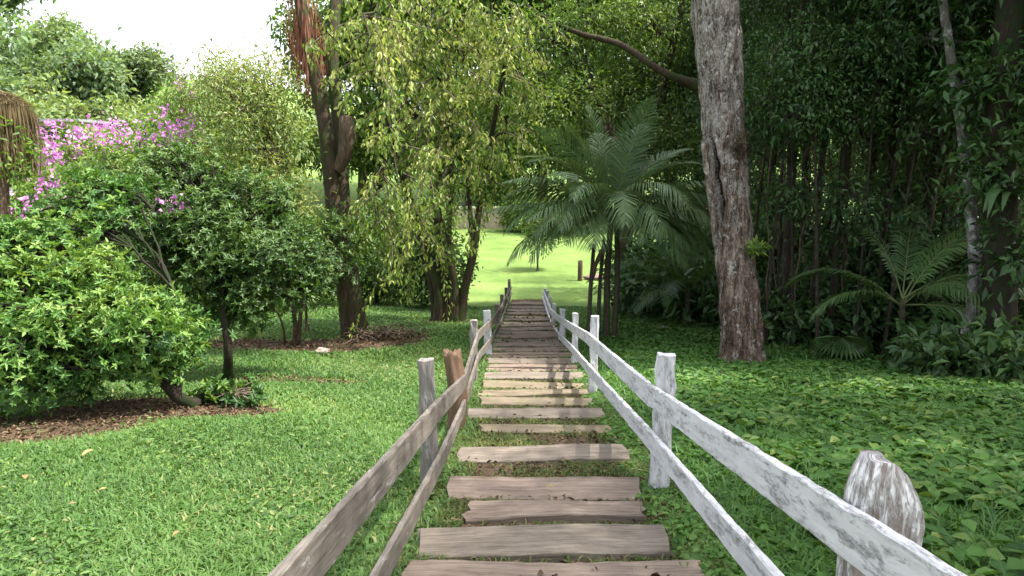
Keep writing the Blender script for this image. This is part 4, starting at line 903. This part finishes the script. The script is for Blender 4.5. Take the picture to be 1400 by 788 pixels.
bush(908, 28, 3.2, 3.0, M['forest2'], 'shaded shrub at the back of the lawn right of the palm', L=.24)
# sapling on the lawn
b = foot(735, 40); b = ground(735, 370, 90)
lobed('young_tree', 'small round-headed young tree alone on the sunny lawn', 'tree', b, [([b - [0, 0, .1], b + [0, 0, 1.6], b + [.1, 0, 2.6]], .05, .03)], [lob(738, 318, b[1], 30, 30, 24), lob(755, 300, b[1], 24, 25, 20)], 60, 16, .22, .2, .07, M['canopy'], M['bark_brown'], shape='d', shell=.3)
# wall at the end of the lawn
yw = 64.0
wl = thing('garden_wall', 'beige wall with a pale coping closing the far end of the sunny lawn', 'wall', (0, yw, tz(0, yw)))
wo = np.array(wl.location)
boxmb([-1.5, yw, tz(-1, yw) + .75], [17, .3, 2.0]).build('wall', M['wall'], wl, wo, smooth=False)
boxmb([-1.5, yw - .02, tz(-1, yw) + 1.83], [17.2, .5, .16]).build('coping', M['wallcap'], wl, wo, smooth=False)
# small things on the lawn
def rock(px, py, r, mat, label, name='rock', sz=(1, .8, .6)):
    b = ground(px, py); mb = MB(); n, m = 12, 18
    ph = np.linspace(0.05, math.pi * .98, n)[:, None]; t = np.linspace(0, 2 * math.pi, m, endpoint=False)[None]
    d = np.stack([np.sin(ph) * np.cos(t), np.sin(ph) * np.sin(t), np.cos(ph) + 0 * t], -1)
    o = rng.random(3) * 9; rad = 1 + .22 * np.sin(d[..., 0] * 3 + o[0]) * np.cos(d[..., 1] * 4 + o[1]) + .12 * np.sin(d[..., 2] * 7 + o[2]) + .06 * np.sin(d[..., 0] * 13 + d[..., 1] * 11)
    V = b + d * rad[..., None] * r * np.array(sz) + [0, 0, r * .25]
    i = np.arange(n - 1)[:, None] * m; j = np.arange(m)[None]; k = (j + 1) % m
    mb.add(V.reshape(-1, 3), np.stack([i + j, i + m + j, i + m + k, i + k], -1).reshape(-1, 4)); return tag(mb.build(name, mat, None, b), label, 'rock')
rock(813, 383, .42, M['rockpink'], 'pinkish boulder lying on the far lawn behind the palm stems', 'boulder', (1.2, .8, .5))
rock(441, 484, .16, M['rock'], 'small pale rock on bare soil left of the mossy trunk')
rock(66, 500, .45, M['rock'], 'pale rock half hidden under the near bright green bush', sz=(1.3, .9, .55))
b = ground(793, 384)
mb = MB(); tube(mb, [b - [0, 0, .2], b + [0, 0, .5], b + [0, 0, 1.0]], .12, 10, rough=.04); tag(mb.build('wooden_stake', M['bark_brown'], None, b), 'short wooden stake on the far lawn beside the pinkish boulder', 'stake')
# brush heap at the mossy trunk
b = ground(528, 462); mb = MB()
for i in range(110):
    p = b + np.array([rng.normal() * .38, rng.normal() * .22, .03 + .16 * rng.random()]); a = rng.random() * 6.28; L = .15 + .35 * rng.random(); dv = np.array([math.cos(a), math.sin(a), .25 * rng.normal()]) * L
    tube(mb, bez(p - dv, p + dv, .05 * rng.normal(), 5, .04), [.012, .012, .01, .008, .005], 5)
n = 300; leaves(mb, b + rng.normal(size=(n, 3)) * [.4, .22, .05] + [0, 0, .07], rng.normal(size=(n, 3)), rng.normal(size=(n, 3)) + [0, 0, 1], .12, .04, fold=.5, mi=1)
tag(mb.build('brush_heap', [M['twig'], M['litter']], None, b), 'heap of dry brown twigs and leaves on the grass right of the mossy trunk', 'brush heap')
# fallen branches right
for (x0, y0, x1, y1, lab) in [(880, 452, 955, 466, 'longer fallen branch lying in the grass left of the big pale trunk'), (900, 442, 985, 452, 'thinner fallen branch at the edge of the dark forest floor')]:
    p0, p1 = ground(x0, y0), ground(x1, y1); mb = MB(); tube(mb, bez(p0 + [0, 0, .06], p1 + [0, 0, .06], .03, 10, .02), np.linspace(.06, .03, 10), 7, rough=.06)
    m_ = (p0 + p1) / 2; tube(mb, bez(m_ + [0, 0, .06], m_ + [.3, .35, .22], .05, 5), [.03, .025, .02, .015, .008], 5); tag(mb.build('fallen_branch', M['bark_grey'], None, p0), lab, 'branch', 'fallen branches')
for px, py, s, lab in [(36, 664, .15, 'yellowed fallen leaf at the left edge of the lawn'), (122, 631, .2, 'tan fallen leaf below the shadow of the bright green bush'), (100, 704, .09, 'small orange-brown fallen leaf in the left lawn'), (142, 682, .1, 'lone yellowish fallen leaf in the middle of the left lawn'),
                       (752, 686, .1, 'yellow fallen leaf on the cracked timber step'), (1082, 584, .18, 'brown fallen leaf in the ground cover right of the white fence'), (243, 745, .1, 'pale fallen leaf low in the left lawn')]:
    b = ground(px, py) + [0, 0, .07 if px != 752 else .10]; mb = MB(); s = s * .62; a = rng.random() * 6.28
    n = 7; k = np.linspace(0, 1, n); w = np.sin(k * math.pi * .92 + .12) * s * .24; c = np.stack([(k - .5) * s, 0 * k, .03 * np.sin(k * 3) * s * 4], -1)
    V = np.concatenate([c + np.stack([0 * k, w, .25 * w], -1), c, c - np.stack([0 * k, w, -.25 * w], -1)]); ca, sa = math.cos(a), math.sin(a); V = V @ np.array([[ca, sa, 0], [-sa, ca, 0], [0, 0, 1]])
    i = np.arange(n - 1); mb.add(V + b, np.concatenate([np.stack([i, i + n, i + n + 1, i + 1], -1), np.stack([i + n, i + 2 * n, i + 2 * n + 1, i + n + 1], -1)]), a=np.full(3 * n, rng.random()))
    tag(mb.build('fallen_leaf', M['yellowleaf'], None, b), lab, 'leaf', 'fallen leaves')

# ================================================================== DARK FOREST ON THE RIGHT
def forest_proto(name, label, cat, h, r, leafm, barkm, crown_lo, cr, ncl, per, L, group, lean=.3, px=None, D=None, vine=False, loc=None, seg=9):
    b = foot(px, D) if loc is None else np.array(loc, float)
    top = b + np.array([lean, .2 * rng.normal(), h]); mid = b + np.array([lean * .2 + .12 * rng.normal(), .1 * rng.normal(), h * .5])
    lo = []
    for k in range(ncl):
        z = crown_lo + (h - crown_lo) * (k + .5) / ncl * 1.05; a = rng.random() * 6.283; d = cr * (.25 + .6 * rng.random()) * (1.1 - .5 * abs(k / ncl - .5))
        lo.append((b + np.array([d * math.cos(a) + lean * z / h, d * math.sin(a), z]), (cr * .62, cr * .62, cr * .36)))
    return lobed(name, label, cat, b, [([b - [0, 0, .2], mid, top], r, r * .4)], lo, 26, per, .26, L, L * .42, leafm, barkm, group, shape='d', shell=.25, droop=.4, seg=seg)
GF = 'trees of the dark forest'
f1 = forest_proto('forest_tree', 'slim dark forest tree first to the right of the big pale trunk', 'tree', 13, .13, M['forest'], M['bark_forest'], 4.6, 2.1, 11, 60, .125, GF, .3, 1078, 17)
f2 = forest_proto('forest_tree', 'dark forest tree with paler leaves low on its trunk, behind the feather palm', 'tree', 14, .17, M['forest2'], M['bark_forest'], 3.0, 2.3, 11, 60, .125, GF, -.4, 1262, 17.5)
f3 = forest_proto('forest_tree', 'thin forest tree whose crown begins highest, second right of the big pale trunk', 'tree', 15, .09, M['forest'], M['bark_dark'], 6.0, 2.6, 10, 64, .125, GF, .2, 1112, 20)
k_ = 0
FT = [(1140, 15.5, 2, .85, 'thin leaning forest tree just left of the fan palm'), (1170, 22, 0, 1.1, 'dark forest trunk behind and left of the feather palm'), (1205, 17, 2, .95, 'thin dark trunk directly left of the feather palm'),
      (1228, 24, 1, 1.0, 'forest tree deep in the shade behind the feather palm, its trunk half hidden'), (1300, 21, 0, 1.0, 'dark forest trunk between the feather palm and the lichen-spotted leaning trunk'), (1335, 25, 1, 1.1, 'forest tree deep in shade behind the lichen-spotted leaning trunk'),
      (1398, 18, 0, 1.05, 'dark forest tree at the right edge behind the thick trunk'), (1040, 24, 1, 1.0, 'paler-leaved forest tree seen just right of the big pale trunk, deep in the wood'), (990, 28, 0, 1.05, 'dark forest tree behind the big pale trunk on its left side'), (945, 29, 1, 1.0, 'forest tree behind the bushes left of the big pale trunk'),
      (1095, 27, 1, 1.1, 'deep forest tree in the gap between the two thin trunks'), (1440, 23, 1, 1.0, None), (1470, 15, 0, 1.0, None), (1560, 18, 1, 1.05, None), (1520, 12.5, 0, .95, None), (1650, 14, 2, 1.0, None), (1480, 28, 0, 1.2, None), (1010, 33, 1, 1.2, None), (1200, 31, 0, 1.2, None), (1330, 31, 1, 1.2, None)]
for px, D, kind, s, lab in FT:
    src = (f1, f2, f3)[kind]; b = foot(px, D); k_ += 1
    hidden = 'forest tree outside the picture at the right, part of the shading wood' if px > 1410 else {1010: 'forest tree at the very back of the wood behind the big pale trunk', 1200: 'forest tree at the very back of the wood behind the feather palm', 1330: 'forest tree at the very back of the wood near the right edge'}.get(px)
    dup(src, b, rng.random() * 6.28, s * (.95 + .1 * rng.random()), lab or hidden, GF)
for (x, y, kind, s) in [(7.5, 2.6, 0, .95), (7.6, 6.0, 1, .9), (7.6, -.4, 0, .95), (9.5, 3.5, 0, 1.0), (11.5, 7, 1, 1.05), (8.6, .2, 2, 1.0), (10.5, -3.5, 1, 1.1), (13, 1, 0, 1.1), (14, 11, 0, 1.1), (7.8, -6, 0, 1.0)]:
    dup((f1, f2, f3)[kind], on_ground(x, y), rng.random() * 6.28, s, 'forest tree outside the picture at the right, part of the shading wood', GF)
# thick dark trunk with grey top and the lichen-spotted leaner at the right edge
b = foot(1368, 12.4); D = 12.4
lobed('thick_tree', 'thick dark trunk with a grey upper half and leafy epiphytes at the right edge', 'tree', b,
      [([b - [0, 0, .2], at(1366, 420, D), at(1368, 300, D), at(1366, 180, D), at(1378, 60, D), at(1385, -60, D), at(1380, -260, D)], .27, .2)],
      [(at(1380, -200, D), (2.2, 2.2, 1.0)), (at(1300, -280, D + 1), (2.0, 2.2, 1.0)), (at(1450, -120, D), (1.8, 1.8, 1.0)), (at(1352, 235, D - .3), (.35, .3, .4)), (at(1396, 180, D - .2), (.4, .35, .5)), (at(1345, 110, D - .2), (.45, .4, .4)), (at(1385, 350, D - .3), (.35, .3, .4))], 34, 28, .26, .2, .08, M['forest'], M['bark_dark'], GF, shape='d', seg=16)
b = foot(1312, 12.8); D = 12.8
lobed('leaning_tree', 'leaning slender trunk patched with pale lichen, left of the thick dark trunk', 'tree', b,
      [([b - [0, 0, .2], at(1322, 460, D), at(1332, 400, D), at(1330, 320, D), at(1318, 200, D), at(1300, 80, D), at(1280, -60, D)], .12, .07)],
      [(at(1285, -60, D), (1.6, 1.6, .8)), (at(1330, 120, D + .6), (.7, .7, .5)), (at(1260, 60, D + .8), (.8, .8, .5))], 40, 26, .22, .18, .07, M['forest2'], M['bark_grey'], GF, shape='d', seg=10)
# strap-leaved epiphyte on the thick trunk
e = at(1384, 268, 12.05); mb = MB()
for i in range(22):
    a = rng.random() * 6.283; s = e + np.array([.02 * math.cos(a), .02 * math.sin(a), 0]); L = .5 + .45 * rng.random(); up = .3 + .5 * rng.random()
    hd = np.array([math.cos(a), math.sin(a), 0]); pts = np.array([s, s + hd * L * .4 + [0, 0, L * .3 * up], s + hd * L * .75 + [0, 0, L * .15 * up], s + hd * L * .95 + [0, 0, -L * .4]])
    P = spline(pts, 8); w = np.array([.03, .05, .06, .062, .058, .048, .03, .004])[:, None]; sd = np.array([-hd[1], hd[0], 0]); V = np.concatenate([P + sd * w, P - sd * w + [0, 0, .01]]); ii = np.arange(7); mb.add(V, np.stack([ii, ii + 8, ii + 9, ii + 1], -1), a=np.full(16, rng.random()))
ep = mb.build('epiphyte', M['forest2'], None, e); tag(ep, 'strap-leaved epiphyte rosette on the thick dark trunk at the right edge', 'plant')
# undergrowth of the forest edge: individual shrubs and ferns
UG = [(1060, 17.2, 1.6, 1.5, 'forest', 'dark shrub at the foot of the forest just right of the big pale trunk'), (1100, 16.5, 1.2, 1.6, 'forest2', 'low shrub left of the fan palm'), (1190, 15.6, 1.5, 1.5, 'forest', 'dark shrub between the fan palm and the feather palm'),
      (1285, 13.4, .8, 1.0, 'forest2', 'small leafy shrub right of the feather palm'), (1300, 15.5, 1.8, 1.8, 'forest', 'dark shrub behind the lichen-spotted leaning trunk'), (1345, 11.6, .7, 1.1, 'forest2', 'low leafy shrub at the foot of the leaning trunk'), (1395, 11.4, .9, 1.2, 'forest2', 'low shrub in the bottom corner of the forest at the right edge'),
      (1150, 18.5, 3.0, 2.6, 'forest2', 'tall paler shrub behind the fan palm'), (1240, 19, 3.4, 2.6, 'forest2', 'tall paler shrub behind the feather palm'), (1390, 16, 3.2, 2.6, 'forest', 'tall dark shrub behind the thick trunk at the right edge'), (1075, 21, 3.2, 2.8, 'forest', 'tall dark shrub deep behind the first thin trunk'),
      (1180, 26, 3.0, 3.2, 'forest', 'broad dark thicket bush closing the view behind the feather palm'), (1330, 24, 4.8, 5.0, 'forest', 'huge dark thicket bush closing the view behind the leaning trunk'), (1040, 30, 4.5, 5.5, 'forest', 'huge dark thicket bush closing the view right of the big pale trunk'), (960, 34, 4.5, 5.5, 'forest2', 'huge shaded thicket bush at the back left of the big pale trunk'), (1450, 20, 4.5, 4, 'forest', 'dark thicket bush just beyond the right edge')]
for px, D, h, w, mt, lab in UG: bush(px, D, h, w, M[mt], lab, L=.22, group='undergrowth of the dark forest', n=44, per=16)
# slim pole-like saplings between the trunks
GS = 'pole-thin saplings of the dark forest'
for px, D, hh_, rr_ in [(1048, 15.8, 8, .035), (1062, 17, 9, .05), (1090, 15.6, 8, .03), (1108, 16.2, 9, .045), (1126, 15, 8, .04), (1158, 16.4, 9, .05), (1176, 15.2, 8, .03), (1196, 16, 9, .045), (1214, 15, 8, .035), (1252, 16.8, 9, .05), (1278, 15, 8, .04), (1290, 17.5, 9, .05), (1345, 15, 9, .05), (1020, 18, 9, .04), (1068, 19, 10, .06), (1140, 19.5, 10, .06)]:
    b = foot(px, D); o_ = rng.normal(size=2) * .35; top = b + [o_[0], o_[1], hh_]
    lo = [(b + [o_[0] * z / hh_ + .4 * rng.normal(), o_[1] * z / hh_ + .4 * rng.normal(), z], (.55, .55, .3)) for z in (hh_ * .3 + rng.random() * 1.2, hh_ * .55 + rng.random(), hh_ * .75, hh_)]
    lobed('sapling', 'pole-thin sapling with sparse drooping leaves between trunks of the dark forest', 'sapling', b, [([b - [0, 0, .2], b + (top - b) * .5 + [.08 * rng.normal(), 0, 0], top], rr_, rr_ * .5)], lo, 26, 12, .14, .15, .06, M['forest2'], M['bark_forest'], GS, shape='leaf', droop=.5, seg=7)
# hanging vines among the trunks
GV = 'thin vines hanging in the dark forest'
for px, D, s in [(1055, 16, 3), (1068, 16.4, 4), (1085, 16, 3.5), (1122, 18, 4), (1150, 16, 2.5), (1182, 17, 4), (1030, 20, 4), (1222, 16, 3), (1270, 15.5, 3.5), (1290, 16, 4), (1190, 19, 4), (1096, 17, 3)]:
    b = foot(px, D); tpt = b + np.array([.3 * rng.normal(), .2 * rng.normal(), 6.5]); mb = MB()
    tube(mb, bez(tpt, b + [0, 0, .1], 0, 14, .012), .012 + .012 * rng.random(), 5)
    n = 60; k = rng.random(n); P = tpt + (b - tpt) * k[:, None] + .1 * rng.normal(size=(n, 3)); leaves(mb, P, rng.normal(size=(n, 3)) * .6 - [0, 0, .8], rng.normal(size=(n, 3)), .14, .04, mi=1, shape='d')
    tag(mb.build('hanging_vine', [M['twig'], M['forest2']], None, b), 'thin vine hanging from the canopy between trunks of the dark forest', 'vine', GV)

# ================================================================== BACKGROUND TREES
def bg_proto(name, label, h, cr, leafm, px, D, L, group, n=9, per=18, ncl=30, flat=.55):
    b = foot(px, D); lo = []
    for k in range(n):
        a = rng.random() * 6.283; d = cr * .72 * math.sqrt(rng.random()); z = h * (.55 + .36 * rng.random() * (1.15 - .4 * d / cr))
        lo.append((b + np.array([d * math.cos(a), d * math.sin(a), z]), (cr * .42, cr * .42, cr * .42 * flat)))
    for k in range(3):
        a = rng.random() * 6.283; lo.append((b + np.array([cr * .6 * math.cos(a), cr * .6 * math.sin(a), h * .33]), (cr * .36, cr * .36, h * .16)))
    return lobed(name, label, 'tree', b, [([b - [0, 0, .3], b + [.2, 0, h * .4], b + [0, .2, h * .75]], h * .028, h * .01)], lo, ncl / (cr * .42 * flat ** .33) * 1.0 if False else ncl / 1.6, per, cr * .075, L, L * .5, leafm, M['bark_brown'], group, shape='d', shell=.45, twigr=.03)
GH = 'trees on the hillside beyond the garden'
h1 = bg_proto('hillside_tree', 'broad grey-green tree at the top left of the hillside', 11, 5.5, M['hill'], 70, 66, .5, GH)
h2 = bg_proto('hillside_tree', 'paler round tree in the lower middle of the hillside', 8, 4.6, M['hill2'], 190, 62, .42, GH)
h3 = bg_proto('hillside_tree', 'taller uneven tree standing up from the ridge of the hillside', 13, 4.6, M['hill'], 115, 76, .5, GH, n=10, flat=.8)
HT = [(-60, 62, 0, 1.1, 'hillside tree cut off by the left edge'), (20, 58, 1, 1.0, 'round tree low on the hillside beside the left edge'), (145, 70, 0, .86, 'grey-green tree in the middle of the hillside ridge'), (215, 76, 2, .68, 'tree on the right shoulder of the hillside ridge, against the sky'),
      (255, 70, 1, .95, 'pale tree sloping down to the right end of the hillside'), (105, 54, 1, .9, 'pale low tree right above the house roof'), (290, 62, 1, .95, 'low pale tree behind the top of the olive tree'), (340, 70, 0, .68, 'grey-green tree seen left of the mossy trunk through the olive tree'), (40, 84, 2, 1.0, 'farthest ridge tree at the upper left'),
      (400, 66, 1, 1.0, 'pale tree behind the mossy trunk'), (160, 50, 1, .7, 'small pale tree just above the widest pink blossom'), (-20, 48, 0, .75, 'grey-green tree behind the shaggy stump')]
for px, D, kind, s, lab in HT: dup((h1, h2, h3)[kind], foot(px, D), rng.random() * 6.28, s * 1.36, lab, GH)
GB = 'trees behind the garden wall'
b1 = bg_proto('background_tree', 'light green tree right behind the beige wall', 14, 5.2, M['lightbush'], 640, 69, .42, GB)
b2 = bg_proto('background_tree', 'darker tree behind the beige wall, left of the palm fronds', 16, 6.0, M['canopy'], 690, 78, .45, GB, n=11, flat=.7)
BT = [(560, 72, 0, 1.0, 'light green tree behind the weeping foliage'), (600, 84, 1, 1.0, 'tall darker tree behind the weeping tree'), (500, 74, 1, .9, 'darker tree between mossy trunk and weeping foliage'), (740, 70, 0, 1.05, 'light green tree behind the upper palm fronds'), (780, 80, 1, 1.15, 'tall darker tree behind the top of the palm'),
      (820, 72, 0, 1.1, 'light green tree behind the palm crown'), (870, 78, 0, 1.3, 'tall sunny tree glowing through the gap left of the big pale trunk'), (910, 66, 1, 1.0, 'darker tree behind the limbs left of the big pale trunk'), (960, 74, 1, 1.2, 'darker tree hidden behind the big pale trunk'), (500, 80, 0, .8, 'light green tree far behind the mossy trunk'), (700, 92, 2, 1.2, 'farthest tall tree above the end of the lawn'), (1040, 70, 1, 1.1, 'tree beyond the dark forest right of the big pale trunk'), (1130, 62, 0, 1.1, 'sunny tree glimpsed through the forest behind the fan palm'), (1230, 58, 0, 1.1, 'sunny tree glimpsed through the forest behind the feather palm'), (1340, 55, 1, 1.1, 'tree glimpsed through the forest at the right')]
for px, D, kind, s, lab in BT: dup((b1, b2, h3)[kind], foot(px, D), rng.random() * 6.28, (s * 1.3, s * 1.3, s * 1.75), lab, GB)
for px, D, w, lab, mt in [(555, 61, 5.5, 'clipped light bush in front of the left part of the beige wall', 'lightbush'), (715, 62, 3.0, 'light bush in front of the beige wall behind the left palm fronds', 'lightbush'), (790, 60, 6, 'bush on the lawn end hidden behind the palm', 'canopy'), (540, 58, 6, 'darker bush at the far left end of the lawn', 'canopy')]:
    bush(px, D, 2.6, w, M[mt], lab, n=40, per=14, L=.3)
b = foot(660, 66.5)
lobed('bush', 'dark shrub overtopping the beige wall', 'bush', b, [([b, b + [0, 0, 2.2]], .1, .05)], [(b + [0.3, 0, 2.6], (1.6, 1, .9)), (b + [2.4, 0, 2.5], (1.5, 1, .8))], 40, 16, .25, .3, .13, M['shrubdark'], M['bark_brown'], 'bushes beyond the lawn', shape='d', parts=('stem', 'foliage'))

# ================================================================== LIGHT
SUN_EL, SUN_AZ = R(60), R(97)            # azimuth clockwise from +Y: from the right, slightly ahead
w = bpy.data.worlds.new('World'); scene.world = w; w.use_nodes = True
nt = w.node_tree; nt.nodes.clear()
sky = nt.nodes.new('ShaderNodeTexSky'); sky.sky_type = 'NISHITA'; sky.sun_disc = False
sky.sun_elevation = SUN_EL; sky.sun_rotation = SUN_AZ; sky.air_density = 1.3; sky.dust_density = 3.5; sky.ozone_density = 1.0
bg = nt.nodes.new('ShaderNodeBackground'); bg.inputs['Strength'].default_value = .15
wo_ = nt.nodes.new('ShaderNodeOutputWorld'); hsv = nt.nodes.new('ShaderNodeHueSaturation'); hsv.inputs['Saturation'].default_value = .35; nt.links.new(sky.outputs[0], hsv.inputs['Color']); nt.links.new(hsv.outputs[0], bg.inputs[0]); nt.links.new(bg.outputs[0], wo_.inputs[0])
sl = bpy.data.lights.new('sun', 'SUN'); sl.energy = 2.7; sl.angle = R(.55); sl.color = (1, .95, .87)
so = bpy.data.objects.new('sun', sl); COL.objects.link(so)
dirv = Vector((math.sin(SUN_AZ) * math.cos(SUN_EL), math.cos(SUN_AZ) * math.cos(SUN_EL), math.sin(SUN_EL)))
so.rotation_euler = dirv.to_track_quat('Z', 'Y').to_euler(); so.location = (20, 5, 40)
vs = scene.view_settings; vs.view_transform = 'Standard'; vs.look = 'None'; vs.gamma = 1; vs.use_curve_mapping = False; vs.exposure = 1.95
scene.cycles.max_bounces = 8; scene.cycles.diffuse_bounces = 4; scene.cycles.transmission_bounces = 4; scene.cycles.use_denoising = True
scene.cycles.sample_clamp_indirect = 6
print('VERTS', sum(len(o.data.vertices) for o in scene.objects if o.type == 'MESH'))
